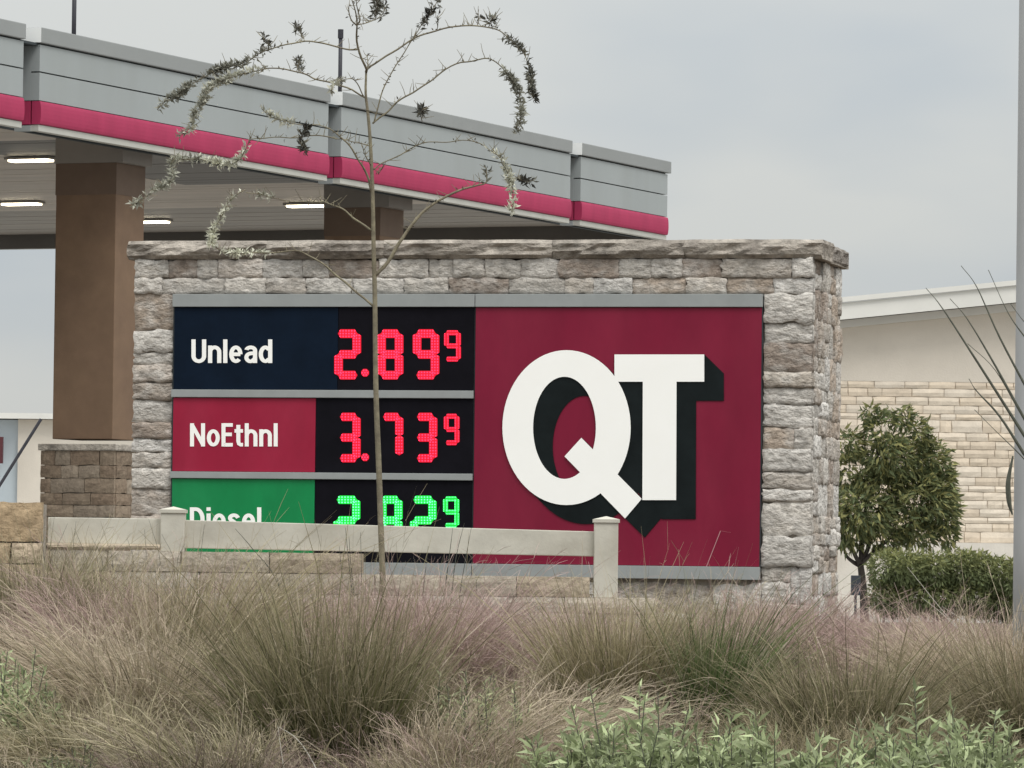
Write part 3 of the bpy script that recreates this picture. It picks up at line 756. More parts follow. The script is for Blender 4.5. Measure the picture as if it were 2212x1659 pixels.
def grass_mesh(name, n, rad, L, spread=0.45, droop=0.9, lean=(0, 0), low=(0.10, 0.105, 0.05), mid=(0.21, 0.17, 0.11), top=(0.33, 0.255, 0.20), haze=0.5, wd=0.0042, shift=None):
    pts, ln = blades(n, rad, L, spread, droop, lean, wd)
    k = pts.shape[1]
    V, F = ribbons(pts, wd*rng.uniform(0.6, 1.3, n), np.array([1, 1, 0.95, 0.8, 0.55, 0.15]))
    s = np.linspace(0, 1, k)[None, :, None]; g = rng.uniform(0, 1, n)[:, None, None]
    lo, mi, to = [np.array(c)[None, None, :] for c in (low, mid, top)]
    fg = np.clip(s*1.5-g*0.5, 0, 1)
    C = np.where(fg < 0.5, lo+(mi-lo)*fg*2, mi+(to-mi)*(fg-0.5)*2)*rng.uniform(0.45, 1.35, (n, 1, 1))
    pale_ = rng.uniform(0, 1, (n, 1, 1)) < 0.055
    C = C*1.06
    C = np.where(pale_, np.array([0.62, 0.54, 0.42])[None, None, :]*(0.25+0.75*s), C)
    C = np.repeat(C[:, :, None, :], 2, 2).reshape(-1, 3)
    Vs, Fs, Cs = [V], [F], [C]; off = len(V)
    m_ = min(n, int(n*haze))
    if m_:       # fine seed panicles: sprays of hair-thin branchlets on the upper stem
        sel = rng.choice(n, m_, replace=False); q = 7
        P0 = pts[sel]; tt = rng.uniform(2.2, 4.95, (m_, q)); i0 = np.floor(tt).astype(int); fr = (tt-i0)[..., None]
        ii = np.arange(m_)[:, None]
        o = P0[ii, i0]*(1-fr)+P0[ii, np.minimum(i0+1, 5)]*fr
        d = unit(P0[:, 5]-P0[:, 3])[:, None, :]+rng.normal(0, 0.5, (m_, q, 3))
        d = unit(d); l2 = rng.uniform(0.05, 0.21, (m_, q, 1))*L/0.8
        a = o.reshape(-1, 3); b = (o+d*l2*0.55).reshape(-1, 3); c = (o+d*l2+np.array([0, 0, -0.15])*l2*rng.uniform(0, 1, (m_, q, 1))).reshape(-1, 3)
        V2, F2 = ribbons(np.stack([a, b, c], 1), np.full(len(a), 0.0016), np.array([0.8, 1.0, 0.5]))
        C2 = np.repeat(np.array(top)[None, :]*rng.uniform(0.75, 1.3, (len(a), 1))*np.array([1.0, 0.97, 1.0]), 6, 0)
        Vs.append(V2); Fs.append(F2+off); Cs.append(C2)
    V = np.concatenate(Vs)
    if shift is not None: V = V+np.array(shift)
    return V, np.concatenate(Fs), np.concatenate(Cs)
def grass_obj(name, data, parent=None):
    V, F, C = data; me = np_mesh(name, V, F, C); return link(name, me, M['grass'], parent)

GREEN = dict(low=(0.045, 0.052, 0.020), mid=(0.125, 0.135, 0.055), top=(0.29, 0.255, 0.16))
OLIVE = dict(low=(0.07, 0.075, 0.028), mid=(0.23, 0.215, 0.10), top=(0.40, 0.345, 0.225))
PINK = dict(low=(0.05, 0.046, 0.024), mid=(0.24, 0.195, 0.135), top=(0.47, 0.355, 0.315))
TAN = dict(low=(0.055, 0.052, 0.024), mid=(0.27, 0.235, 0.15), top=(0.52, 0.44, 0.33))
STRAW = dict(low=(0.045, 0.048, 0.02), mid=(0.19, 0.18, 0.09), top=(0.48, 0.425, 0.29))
def clump(px, D, L, n, label, lean=(0, 0), rad=0.14, spread=0.45, droop=0.8, pal=PINK, haze=0.6, wd=0.0046):
    x = P(px, 1400, D).x; g = gz_at(x, D)-0.02
    r_ = empty('grass_clump', (x, D, g), 0, label, 'ornamental grass', 'ornamental grass clumps before the wall')
    o = grass_obj('blades', grass_mesh('blades', n, rad, L, spread, droop, lean, haze=haze, wd=wd, **pal), r_); o['kind'] = 'stuff'
    return r_
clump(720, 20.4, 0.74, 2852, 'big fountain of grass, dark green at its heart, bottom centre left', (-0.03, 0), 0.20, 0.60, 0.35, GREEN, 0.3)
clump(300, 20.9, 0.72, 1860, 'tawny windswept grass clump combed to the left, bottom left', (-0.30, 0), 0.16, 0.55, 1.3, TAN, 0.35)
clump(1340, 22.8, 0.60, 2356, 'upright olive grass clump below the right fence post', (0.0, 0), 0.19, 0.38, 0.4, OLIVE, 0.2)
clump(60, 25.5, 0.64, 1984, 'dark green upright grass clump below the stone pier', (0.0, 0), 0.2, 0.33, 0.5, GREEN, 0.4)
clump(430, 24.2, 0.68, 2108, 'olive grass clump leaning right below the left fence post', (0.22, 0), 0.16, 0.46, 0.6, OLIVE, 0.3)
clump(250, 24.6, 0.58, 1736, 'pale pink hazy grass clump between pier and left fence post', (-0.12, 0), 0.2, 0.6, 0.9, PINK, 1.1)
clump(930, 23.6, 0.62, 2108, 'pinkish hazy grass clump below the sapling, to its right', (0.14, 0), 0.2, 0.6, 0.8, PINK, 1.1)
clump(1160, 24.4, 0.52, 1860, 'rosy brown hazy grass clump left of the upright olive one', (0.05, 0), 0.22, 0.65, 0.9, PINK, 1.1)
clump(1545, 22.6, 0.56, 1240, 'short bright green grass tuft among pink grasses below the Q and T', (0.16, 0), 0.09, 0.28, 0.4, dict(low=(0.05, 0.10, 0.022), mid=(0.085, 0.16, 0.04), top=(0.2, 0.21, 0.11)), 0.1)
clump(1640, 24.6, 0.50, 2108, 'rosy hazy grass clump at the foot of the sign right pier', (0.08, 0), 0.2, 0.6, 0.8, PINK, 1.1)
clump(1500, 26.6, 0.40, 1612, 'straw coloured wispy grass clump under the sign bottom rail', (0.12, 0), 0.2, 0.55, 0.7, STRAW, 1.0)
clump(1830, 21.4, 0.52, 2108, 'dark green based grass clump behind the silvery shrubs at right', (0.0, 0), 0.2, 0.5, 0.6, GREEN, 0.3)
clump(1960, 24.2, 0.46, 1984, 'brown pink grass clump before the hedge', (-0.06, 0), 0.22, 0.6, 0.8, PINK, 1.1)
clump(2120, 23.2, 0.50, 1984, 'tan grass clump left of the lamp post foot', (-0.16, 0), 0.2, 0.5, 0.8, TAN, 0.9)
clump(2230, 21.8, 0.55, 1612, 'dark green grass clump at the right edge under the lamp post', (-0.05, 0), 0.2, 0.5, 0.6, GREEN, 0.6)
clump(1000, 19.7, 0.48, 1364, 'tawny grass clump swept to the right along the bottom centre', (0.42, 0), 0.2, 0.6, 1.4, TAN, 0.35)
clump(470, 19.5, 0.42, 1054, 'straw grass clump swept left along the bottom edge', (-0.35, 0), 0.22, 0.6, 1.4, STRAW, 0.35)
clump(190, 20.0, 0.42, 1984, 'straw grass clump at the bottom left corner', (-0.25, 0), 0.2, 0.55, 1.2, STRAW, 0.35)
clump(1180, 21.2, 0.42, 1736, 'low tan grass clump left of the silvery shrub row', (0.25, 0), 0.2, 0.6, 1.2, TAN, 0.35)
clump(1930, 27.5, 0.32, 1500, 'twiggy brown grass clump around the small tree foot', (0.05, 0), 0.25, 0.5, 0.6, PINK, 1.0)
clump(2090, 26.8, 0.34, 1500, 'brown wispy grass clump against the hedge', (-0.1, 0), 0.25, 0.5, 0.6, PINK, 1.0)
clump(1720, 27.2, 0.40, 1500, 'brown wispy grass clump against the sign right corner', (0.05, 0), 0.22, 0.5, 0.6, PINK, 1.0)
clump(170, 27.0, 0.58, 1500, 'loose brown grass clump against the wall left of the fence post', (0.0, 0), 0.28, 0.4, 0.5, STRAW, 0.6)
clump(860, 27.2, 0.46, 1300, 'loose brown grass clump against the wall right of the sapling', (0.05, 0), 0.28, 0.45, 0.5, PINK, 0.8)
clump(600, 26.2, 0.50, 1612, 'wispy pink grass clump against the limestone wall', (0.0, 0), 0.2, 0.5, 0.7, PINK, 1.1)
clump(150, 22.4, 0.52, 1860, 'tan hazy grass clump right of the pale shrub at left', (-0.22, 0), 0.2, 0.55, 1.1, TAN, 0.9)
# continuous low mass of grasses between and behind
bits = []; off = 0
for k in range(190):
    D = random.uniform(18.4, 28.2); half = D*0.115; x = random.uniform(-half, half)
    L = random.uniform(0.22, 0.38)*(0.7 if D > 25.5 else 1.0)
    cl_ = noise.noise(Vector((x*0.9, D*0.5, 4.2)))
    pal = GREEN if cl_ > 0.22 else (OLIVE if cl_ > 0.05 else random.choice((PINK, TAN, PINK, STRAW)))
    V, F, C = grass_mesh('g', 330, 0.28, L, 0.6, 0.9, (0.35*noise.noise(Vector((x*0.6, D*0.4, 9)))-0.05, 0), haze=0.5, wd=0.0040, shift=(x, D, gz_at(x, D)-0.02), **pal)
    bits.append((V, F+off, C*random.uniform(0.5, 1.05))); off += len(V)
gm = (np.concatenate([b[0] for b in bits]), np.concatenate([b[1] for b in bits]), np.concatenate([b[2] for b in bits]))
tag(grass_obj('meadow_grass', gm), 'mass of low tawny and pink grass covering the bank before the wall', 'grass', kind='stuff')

# tall thin stalks before the wall and rail
def stalks(name, label, lines, D, r=0.004, mt='stem'):
    x0 = P(lines[0][0][0], 1400, D).x
    root = empty(name, (x0, D, gz_at(x0, D)), 0, label, 'dry stalks')
    for ln in lines:
        pts = [P(px, py, D+random.uniform(-0.02, 0.02))-root.location for px, py in ln]
        sp_ = smooth_path(pts, 4); n = len(sp_)
        MB().tube(sp_, [r*(1-0.75*i/(n-1)) for i in range(n)], 5).build('stalk', M[mt], root)
    return root
stalks('dead_stalks', 'thin dark stalks leaning left across the fence rail below Diesel', [[(640, 1420), (600, 1260), (545, 1185), (508, 1142)], [(622, 1330), (606, 1275), (596, 1240)], [(560, 1460), (552, 1330), (556, 1220)]], 27.6, 0.0045)
stalks('dead_stalks', 'thin dark stalks rising before the rail left of the sapling', [[(770, 1440), (762, 1300), (752, 1200), (746, 1140)], [(775, 1440), (766, 1300), (757, 1210), (754, 1160)], [(785, 1450), (782, 1300), (779, 1150)], [(735, 1450), (742, 1300), (733, 1180)]], 27.4, 0.004)
stalks('dead_stalks', 'thin dark stalks rising before the rail right of the sapling', [[(900, 1440), (912, 1300), (925, 1180)], [(960, 1420), (975, 1290), (985, 1205), (1003, 1130)], [(945, 1420), (958, 1300), (972, 1190), (978, 1140)], [(985, 1400), (994, 1280), (1018, 1140)], [(1020, 1420), (1030, 1310), (1028, 1240)]], 27.5, 0.004)
stalks('dead_stalks', 'tangle of fine brown stalks at the left end of the fence rail', [[(110+i*27+random.uniform(-8, 8), 1440), (105+i*28, 1300), (95+i*30+random.uniform(-14, 14), 1215), (90+i*31+random.uniform(-25, 25), 1120+random.uniform(0, 60))] for i in range(12)], 27.8, 0.003)
stalks('dead_stalks', 'two pale dry stalks arching up in front at bottom centre', [[(620, 1700), (610, 1640), (600, 1568)], [(700, 1700), (672, 1640), (640, 1595), (602, 1570)]], 19.2, 0.003, 'fence')
stalks('dead_stalks', 'pale dry stalks leaning left before the hedge', [[(2120, 1400), (2050, 1335), (1960, 1225)], [(2095, 1385), (2040, 1330), (1990, 1290)], [(2130, 1420), (2090, 1350), (2035, 1310)]], 24.5, 0.003, 'fence')

# ------------------------------------------------------------------ leaves
def leaf_cloud(centers, dirs, length, width, cols, curl=0.25, rows=2):
    """folded pointed leaf (4 triangles as 2 quads) at each centre"""
    n = len(centers); d = unit(dirs); side = unit(np.cross(d, rng.normal(size=(n, 3)))); up = np.cross(side, d)
    L = length[:, None]; W_ = width[:, None]*0.5
    b = centers; t = centers+d*L-up*L*curl*rng.uniform(0, 1, (n, 1)); mid = centers+d*L*0.45+up*W_*0.25
    l = mid-side*W_+up*W_*0.3; r = mid+side*W_+up*W_*0.3
    V = np.stack([b, r, t, l, mid], 1).reshape(-1, 3); i = np.arange(n)[:, None]*5
    F = np.concatenate([i+np.array([[0, 1, 4]]), i+np.array([[1, 2, 4]]), i+np.array([[2, 3, 4]]), i+np.array([[3, 0, 4]])], 0)
    C = np.repeat(cols, 5, 0)
    return V, F, C
def leaf_obj(name, data, parent, mt='leaf'):
    return tag(link(name, np_mesh(name, *data), M[mt], parent), kind='stuff')

# silvery shrubs
def shrub(px, D, H, wid, nst, label, col=(0.40, 0.455, 0.26), lf=0.072, name='sage_shrub'):
    x = P(px, 1500, D).x; g = gz_at(x, D)-0.02
    r_ = empty(name, (x, D, g), 0, label, 'shrub', 'silvery green shrubs')
    cs, ds, ln, co = [], [], [], []; mb = MB()
    for k in range(nst):
        a = random.uniform(0, 2*math.pi); rr = wid*math.sqrt(random.uniform(0, 1)); h = H*random.choice((random.uniform(0.5, 0.8), random.uniform(0.6, 0.85), random.uniform(0.7, 1.05)))*(1-0.35*(rr/wid)**2)
        tip = Vector((rr*1.25*math.cos(a), rr*1.25*math.sin(a), h)); bp = Vector((tip.x*0.3, tip.y*0.3, 0))
        mid = (bp+tip)*0.5+Vector((tip.x*0.12, tip.y*0.12, 0.0))+Vector([random.uniform(-0.03, 0.03) for _ in range(3)])
        pt_ = smooth_path([bp, mid, tip], 3)
        mb.tube(pt_, [0.004, 0.004, 0.0035, 0.003, 0.0025, 0.002, 0.0015], 4)
        nl = int(16+h*50); tw = random.uniform(0.75, 1.2)
        for q_ in range(nl):
            s = 0.3+0.7*q_/nl; i = min(5, int(s*6)); f_ = s*6-i
            p = pt_[i]*(1-f_)+pt_[min(6, i+1)]*f_; tg = (pt_[min(6, i+1)]-pt_[i]).normalized()
            th = q_*2.4+a; e = Vector((math.cos(th), math.sin(th), 0)); out_ = 1.15-0.75*max(0, (s-0.8)*5)
            d = (tg*0.6+e*out_+Vector([random.gauss(0, 0.4) for _ in range(3)])).normalized()
            cs.append(p); ds.append(d); ln.append(lf*random.uniform(0.45, 1.3)*(1.0-0.35*max(0, (s-0.9)*10)))
            v = tw*random.uniform(0.5, 1.4); co.append((col[0]*v, col[1]*v, col[2]*v))
    ln = np.array(ln)
    tag(mb.build('stems', M['stem'], r_, fix=False), kind='stuff')
    leaf_obj('foliage', leaf_cloud(np.array([c[:] for c in cs]), np.array([d[:] for d in ds]), ln, ln*0.22, np.array(co), 0.45), r_)
    return r_
shrub(1230, 18.6, 0.44, 0.26, 60, 'low silvery shrub leftmost of the row along the bottom right')
shrub(1370, 18.4, 0.64, 0.27, 84, 'silvery green shrub with a tall point, second of the bottom right row')
shrub(1530, 18.2, 0.58, 0.29, 84, 'silvery green shrub third from the left in the bottom right row')
shrub(1690, 18.0, 0.60, 0.29, 84, 'silvery green shrub at the middle of the bottom right row')
shrub(1860, 18.1, 0.49, 0.27, 78, 'lower silvery shrub right of the row middle, bottom right')
shrub(2010, 18.3, 0.66, 0.26, 84, 'silvery green shrub with a spire, second from the right edge')
shrub(2170, 18.1, 0.57, 0.27, 84, 'silvery green shrub cut by the right edge of the picture')
shrub(14, 20.2, 0.70, 0.18, 64, 'pale grey green shrub at the left edge among grasses', (0.40, 0.46, 0.26), 0.052)
shrub(1030, 20.0, 0.64, 0.19, 50, 'loose grey green shrub among grasses left of picture centre bottom', (0.36, 0.38, 0.22), 0.045)
shrub(150, 19.2, 0.36, 0.2, 40, 'low grey green shrub at the bottom left corner', (0.26, 0.29, 0.16), 0.045)

# ------------------------------------------------------------------ small tree and hedge at right
TD = 62.0
def tp(px, py, dy=0): return P(px, py, TD+dy)
tr = empty('small_tree', (tp(1862, 1330).x, TD, 0), 0, 'small dense round evergreen tree behind the sign right end', 'tree')
off_ = tr.location.copy()
tpts = [(1868, 1345), (1866, 1290), (1862, 1245), (1858, 1215)]
pts = [tp(*p)-off_ for p in tpts]; pts[0].z = -0.02
MB().tube(smooth_path(pts, 3), [0.058-0.0022*i for i in range(10)], 8).build('trunk', M['darkbark'], tr, smooth=True)
for ln in ([(1858, 1222), (1840, 1212), (1826, 1195), (1818, 1150)], [(1858, 1218), (1845, 1195), (1836, 1160), (1830, 1080)], [(1860, 1218), (1875, 1185), (1890, 1140), (1930, 1050)], [(1860, 1216), (1862, 1150), (1880, 1050), (1900, 960)], [(1862, 1218), (1890, 1190), (1950, 1140), (2010, 1100)]):
    p_ = smooth_path([tp(*q_, random.uniform(-0.1, 0.1))-off_ for q_ in ln], 3)
    MB().tube(p_, [0.033-0.0024*i for i in range(len(p_))], 6).build('branch', M['darkbark'], tr, smooth=True)
def crown(lobes, n, size, colf, name, parent, o, hole=-0.3, lump=0.46):
    """lobes: (centre, radii); leaves in the outer shells, some inside"""
    cs = []; ds = []; co = []
    wts = np.array([l[1][0]*l[1][2] for l in lobes]); wts = wts/wts.sum()
    for (c, r_), wt in zip(lobes, wts):
        k = int(n*wt); d = unit(rng.normal(size=(k, 3))); rad = rng.uniform(0.45, 1.08, (k, 1))**0.6
        # clumped shells
        cl = np.array([noise.noise(Vector((q[0]*3.2+c[0]*3, q[1]*3.2, q[2]*3.2+c[2]*3))) for q in d])
        rad = rad*(1+lump*cl[:, None])
        p = d*rad*np.array(r_)+np.array(c[:])
        ok_ = np.array([noise.noise(Vector((q[0]*4.5, q[1]*4.5, q[2]*4.5))) for q in p]) > hole
        p = p[ok_]; d = d[ok_]; k = len(p)
        cs.append(p); ds.append(d*0.8+rng.normal(0, 0.45, (k, 3))+np.array([0.25, 0, -0.45]))
        v = rng.uniform(0.65, 1.3, (k, 1))
        co.append(colf(k, d)*v)
    cs = np.concatenate(cs)-np.array(o[:]); ds = np.concatenate(ds); co = np.concatenate(co)
    L = size*rng.uniform(0.6, 1.3, len(cs))
    return leaf_obj(name, leaf_cloud(cs, ds, L, L*0.27, co, 0.3), parent)
s_ = 1/(FOC/TD)
lobes = []
for px, py, rx, ry, dy in ((1900, 1060, 62, 62, 0), (1845, 1015, 55, 48, 0.15), (1962, 1005, 62, 58, 0.1), (1905, 932, 40, 44, 0), (1992, 1075, 58, 55, -0.1), (1862, 1105, 68, 52, -0.2), (1950, 1120, 66, 44, 0), (1972, 945, 40, 44, 0), (2038, 1110, 32, 44, 0), (1836, 1140, 45, 45, -0.1), (2012, 1005, 42, 52, 0), (1830, 960, 40, 30, 0), (1925, 985, 50, 50, -0.2), (2030, 1050, 34, 40, 0), (1985, 1155, 45, 26, 0), (1905, 1165, 42, 24, 0), (1880, 895, 16, 22, 0), (1950, 905, 20, 24, 0), (2055, 1085, 22, 26, 0.1), (2045, 1150, 20, 30, 0)):
    lobes.append((tp(px, py, dy), (rx*s_, rx*s_*0.9, ry*s_)))
def tree_col(k, d):
    base = np.array([[0.11, 0.14, 0.068]]); warm = np.array([[0.33, 0.31, 0.12]]); g = rng.uniform(0, 1, (k, 1))**2
    return base+(warm-base)*g
crown(lobes, 13000, 0.11, tree_col, 'crown', tr, off_)
HD = 58.0
hp = lambda px, py, dy=0: P(px, py, HD+dy)
hd = empty('hedge', (hp(2030, 1300).x, HD, 0), 0, 'clipped dark green hedge left of the lamp post', 'hedge')
ho = hd.location.copy(); s2 = HD/FOC; hl = []
for i in range(9):
    px = 1912+i*35; top = 1194+max(0, i-5)*5+random.uniform(-4, 4)
    for j, py in enumerate((top+38, top+95)):
        hl.append((hp(px+random.uniform(-8, 8), py, random.uniform(-0.1, 0.1)), (36*s2, 40*s2*1.6, 40*s2)))
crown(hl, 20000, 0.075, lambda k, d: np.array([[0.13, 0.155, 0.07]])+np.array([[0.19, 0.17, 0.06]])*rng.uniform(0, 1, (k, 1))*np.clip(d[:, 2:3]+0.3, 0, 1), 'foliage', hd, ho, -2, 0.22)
st = MB()
for i in range(14):
    a = hp(1910+i*22, 1300)-ho
    st.tube([(a.x, random.uniform(-0.1, 0.1), -0.02), (a.x+random.uniform(-0.08, 0.08), 0, 0.45)], 0.012, 5)
tag(st.build('stems', M['darkbark'], hd), kind='stuff')
ub = empty('utility_box', (P(1848, 1300, 61).x, 61.0, 0), 0, 'small dark box on a stake beside the small tree trunk', 'box')
MB().box(-0.055, 0.055, -0.05, 0.05, P(1848, 1286, 61).z, P(1848, 1243, 61).z).build('box_body', M['box'], ub, bevel=0.006)
MB().box(-0.015, 0.015, -0.012, 0.012, -0.05, P(1848, 1285, 61).z).build('stake', M['box'], ub)

# ------------------------------------------------------------------ lamp post at right edge
LD = 25.0
lp = empty('lamp_post', (P(2222, 1400, LD).x, LD, 0), 0, 'tall grey steel lamp post at the right edge', 'lamp post')
g = gz_at(lp.location.x, LD)
r_at = lambda px, py: P(2222, py, LD).x
rb = lp.location.x-P(2187, 1380, LD).x
MB().tube([(0, 0, g-0.1), (0, 0, g+1.0), (0.0, 0, 3), (0.0, 0, 9)], [rb, rb*0.985, rb*0.93, rb*0.75], 28).build('pole', M['pole'], lp, smooth=True)
stp = [P(2188, 985, LD-0.1)-lp.location, P(2178, 1040, LD-0.1)-lp.location, P(2180, 1085, LD-0.1)-lp.location, P(2187, 1112, LD-0.1)-lp.location]
MB().tube(smooth_path(stp, 4), [0.004, 0.006, 0.008, 0.01, 0.012, 0.013, 0.013, 0.013, 0.012, 0.01, 0.008, 0.006, 0.004], 6).build('strap', M['stem'], lp)
# arching tapered leaves from the right edge
sx_ = empty('sotol_plant', (P(2330, 1400, 21.5).x, 21.5, gz_at(P(2330, 1400, 21.5).x, 21.5)), 0, 'long thin dark stems fanning in from the right edge', 'plant')
for ln, r_ in (([(2330, 1120), (2225, 960), (2110, 780), (2035, 665), (2000, 622)], 0.011), ([(2330, 1090), (2225, 925), (2150, 790), (2090, 690), (2052, 645)], 0.010), ([(2330, 1040), (2235, 870), (2160, 730), (2110, 620), (2076, 574)], 0.009), ([(2330, 930), (2235, 760), (2180, 680), (2135, 583)], 0.007), ([(2330, 1150), (2225, 1000), (2160, 900), (2110, 845), (2093, 818)], 0.011), ([(2330, 1090), (2215, 910), (2150, 800), (2090, 742)], 0.006), ([(2330, 1130), (2220, 1000), (2150, 930), (2105, 885)], 0.005), ([(2330, 900), (2240, 730), (2208, 690), (2182, 655)], 0.006)):
    pts = [P(px, py, 21.5+0.02*i)-sx_.location for i, (px, py) in enumerate([(2332, 1420)]+ln)]
    sp_ = smooth_path(pts, 5); n = len(sp_)
    MB().tube(sp_, [max(0.0015, 1.1*r_*(1-(i/(n-1))**1.1)) for i in range(n)], 6).build('stem', M['stem'], sx_, smooth=True)

# ------------------------------------------------------------------ sapling
SD = 27.0
sap = empty('sapling', (P(835, 1470, SD).x, SD, 0), 0, 'thin young tree with arching bare branches before the price board', 'tree')
so = sap.location.copy()
z2 = lambda p: (684.7+p[0]*0.3634, p[1]*0.3634)
z1 = lambda p: (p[0]*0.3374, p[1]*0.3374)
def sp(px, py, dy=0): return P(px, py, SD+dy)-so
trunk = [(835, 1475), (826, 1230), (818, 1000), (812, 840), (810, 650), (807, 530), (805, 418), (800, 309), (795, 247), (790, 203), (791, 156)]
tp_ = smooth_path([sp(*p) for p in trunk], 3)
MB().tube(tp_, [0.0185-0.0125*i/(len(tp_)-1) for i in range(len(tp_))], 8).build('trunk', M['bark'], sap, smooth=True)
BR = []   # points, r0, leaf start fraction (or None), pale, density
def b2(pts, r_, ls=None, pale=0.3, den=1): BR.append(([z2(p) for p in pts], r_, ls, pale, den))
def b1(pts, r_, ls=None, pale=0.3, den=1): BR.append(([z1(p) for p in pts], r_, ls, pale, den))
b2([(292, 430), (285, 395), (240, 250), (235, 150), (225, 60), (205, -20)], 0.0065)
b2([(235, 150), (205, 120), (192, 50), (200, 30)], 0.004); b2([(235, 150), (258, 110), (235, 20), (225, -20)], 0.004)
b2([(240, 148), (300, 132), (345, 120), (385, 100), (410, 40)], 0.0025, 0.6, 0.05, 0.7); b2([(345, 120), (355, 60), (360, 0)], 0.0025, 0.1, 0.05, 0.8)
b2([(292, 420), (300, 370), (297, 318)], 0.004)
b2([(305, 402), (480, 290), (590, 225), (720, 180), (860, 155), (950, 155), (1040, 170), (1110, 200), (1190, 265), (1240, 340), (1265, 430), (1270, 500), (1295, 590)], 0.0045, 0.66, 0.08, 1.5)
b2([(950, 155), (955, 130), (962, 98)], 0.002, 0.3, 0.05, 0.5); b2([(1020, 160), (1030, 125), (1045, 95)], 0.002, 0.3, 0.05, 0.5); b2([(712, 180), (718, 140), (722, 100)], 0.002, 0.4, 0.05, 0.3)
b2([(340, 725), (372, 600), (430, 460), (510, 320), (590, 200), (640, 110), (700, 30), (735, -40)], 0.0035, 0.78, 0.05, 1.4)
b2([(330, 735), (420, 660), (480, 605), (600, 530), (720, 450), (850, 375), (960, 355), (1020, 355), (1090, 390), (1150, 470), (1200, 560), (1215, 640), (1210, 720), (1200, 790)], 0.0045, 0.62, 0.35, 1.6)
b2([(335, 1010), (400, 975), (480, 925), (560, 880), (640, 855), (760, 840), (900, 840), (980, 855), (1040, 905), (1085, 940), (1120, 1000), (1150, 1090), (1170, 1180), (1165, 1260)], 0.003, 0.68, 0.85, 1.5)
b2([(1120, 1000), (1180, 1060), (1250, 1075), (1290, 1070)], 0.002, 0.5, 0.1, 1.0)
b2([(345, 1640), (430, 1540), (500, 1430), (560, 1340), (640, 1250), (730, 1190), (860, 1130), (950, 1100), (1010, 1075), (1012, 1000)], 0.0095, 0.93, 0.1, 0.7)
b2([(322, 1370), (230, 1300), (150, 1245), (60, 1205), (20, 1190)], 0.0055)
b2([(625, 720), (622, 670), (640, 640)], 0.002, 0.3, 0.1, 0.6)
BR.append(([(807, 662), (770, 630), (728, 597), (690, 565), (650, 543), (620, 541), (560, 545), (500, 548), (455, 530)], 0.0055, 0.72, 0.9, 0.9))
BR.append(([(772, 107), (744, 105), (700, 96), (658, 89), (620, 95), (587, 105), (557, 118), (530, 135), (479, 148), (432, 169), (388, 202), (358, 219), (341, 238)], 0.004, 0.42, 0.3, 1.7))
BR.append(([(658, 89), (648, 70), (640, 60)], 0.002, 0.3, 0.05, 0.6)); BR.append(([(587, 105), (575, 90), (570, 80)], 0.002, 0.3, 0.05, 0.6))
BR.append(([(789, 211), (739, 185), (685, 171), (651, 158), (590, 147), (557, 152), (489, 172), (452, 189), (439, 219), (418, 256), (416, 277), (385, 295)], 0.004, 0.48, 0.45, 1.9))
BR.append(([(651, 158), (645, 140), (646, 126)], 0.002, 0.2, 0.05, 0.6))
b2([(278, 575), (230, 490), (190, 468), (120, 480), (90, 540)], 0.003, 0.7, 0.6, 1.0)
b2([(322, 1140), (300, 1040), (240, 930), (160, 840), (90, 770), (0, 745)], 0.006)
BR.append(([(690, 270), (658, 270), (620, 262), (590, 256), (570, 238)], 0.003, 0.5, 0.6, 1.1))
BR.append(([(668, 271), (655, 285), (652, 305), (657, 326)], 0.0025, 0.1, 0.05, 1.5))
BR.append(([(728, 300), (690, 293), (640, 298), (580, 299), (545, 300), (530, 328), (505, 355), (470, 352), (430, 342)], 0.003, 0.55, 0.75, 1.1))
BR.append(([(430, 342), (395, 345), (368, 352), (375, 385), (350, 405), (325, 418), (300, 435), (287, 442)], 0.0025, 0.0, 0.45, 1.3))
BR.append(([(530, 410), (508, 425), (490, 440), (478, 470), (462, 500), (455, 528)], 0.003, 0.0, 0.8, 1.2))
BR.append(([(697, 436), (640, 437), (580, 425), (530, 412)], 0.0035, 0.7, 0.5, 0.6))
b2([(322, 985), (295, 925), (270, 870)], 0.0035); b2([(318, 870), (210, 840), (120, 825)], 0.003)
b2([(350, 1035), (400, 1000), (370, 1040)], 0.002)
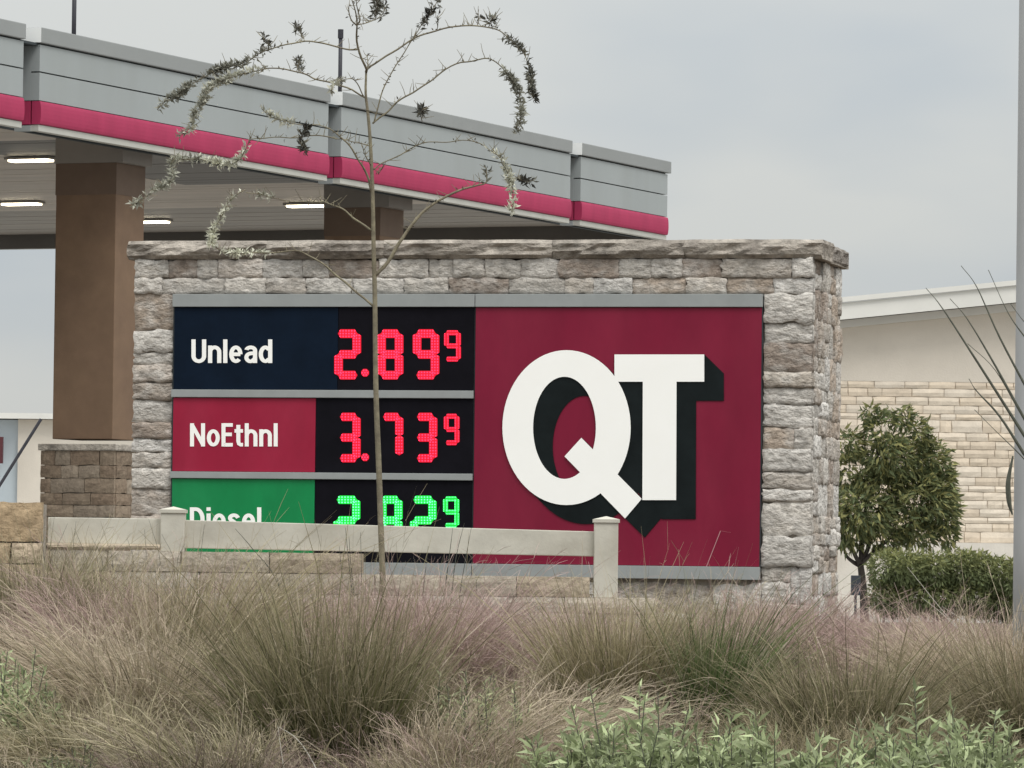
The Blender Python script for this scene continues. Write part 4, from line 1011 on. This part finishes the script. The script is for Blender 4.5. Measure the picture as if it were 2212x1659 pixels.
for pts, r_, ls, pale, den in BR:
    n0 = len(pts); ph = random.uniform(0, 6); am = random.uniform(-0.28, 0.28)
    P3 = smooth_path([sp(p[0], p[1], am*(i/(n0-1))**1.2) for i, p in enumerate(pts)], 5)
    for i, p in enumerate(P3):
        p += Vector((noise.noise(p*9), 0, noise.noise(p*9+Vector((9, 3, 1)))))*0.011*min(1, i/3)
    n = len(P3)
    br = MB().tube(P3, [max(0.0022, 1.2*r_*(1-0.72*i/(n-1))) for i in range(n)], 5).build('branch', M['bark'], sap, smooth=True)
    tw_ = MB()
    for q in range(int(n*0.55)):
        i = random.randrange(2, n); st_ = P3[i]; dv = Vector((random.uniform(-1, 1), random.uniform(-0.7, 0.7), random.uniform(-0.3, 1))).normalized(); l_ = random.uniform(0.02, 0.075)
        tw_.tube([st_, st_+dv*l_*0.5+Vector((0, 0, 0.004)), st_+dv*l_+Vector((random.uniform(-0.01, 0.01), 0, 0.012))], [0.0022, 0.0017, 0.001], 4)
    tag(tw_.build('twigs', M['bark'], br, fix=False), kind='stuff')
    # buds / short spurs all along, dry leaf tufts towards the tip
    ar = np.array([p[:] for p in P3]); seg = np.linalg.norm(np.diff(ar, axis=0), axis=1); L = seg.sum(); cum = np.concatenate([[0], np.cumsum(seg)])
    ss = list(rng.uniform(0.12, 1, int(L*30)))
    sz = [random.uniform(0.012, 0.024) for _ in ss]; cl = [(0.09, 0.075, 0.055)]*len(ss)
    if ls is not None:
        k = int(L*(1-ls)*620*den)
        # tufts
        tc_ = rng.uniform(ls, 1, max(3, int(L*(1-ls)*30)))
        s1 = np.clip(rng.choice(tc_, k)+rng.normal(0, 0.012/L, k)*2.6, ls*0.9, 1)
        ss += list(s1); sz += list(rng.uniform(0.012, 0.040, k))
        for s in s1:
            pp = min(1, max(0, pale*1.15+0.5*noise.noise(Vector((s*7+ph, ph, 0)))))
            cl.append(tuple(np.array((0.05, 0.048, 0.04))*(1-pp)+np.array((0.74, 0.74, 0.62))*pp))  # low pale: backlit darkness of tufts against the sky put into leaf colour
    if not ss: continue
    ss = np.array(ss); pos = np.stack([np.interp(ss*L, cum, ar[:, j]) for j in range(3)], 1)
    sz = np.array(sz); dr = rng.normal(size=(len(ss), 3))*np.array([1, 0.8, 1])+np.array([0, 0, 0.5])
    pos = pos+unit(dr)*sz[:, None]*rng.uniform(0, 0.35, (len(ss), 1))
    cl = np.array(cl)*rng.uniform(0.7, 1.25, (len(ss), 1))
    leaf_obj('leaf_tuft', leaf_cloud(pos, dr, sz, sz*0.38, cl, 0.7), br)
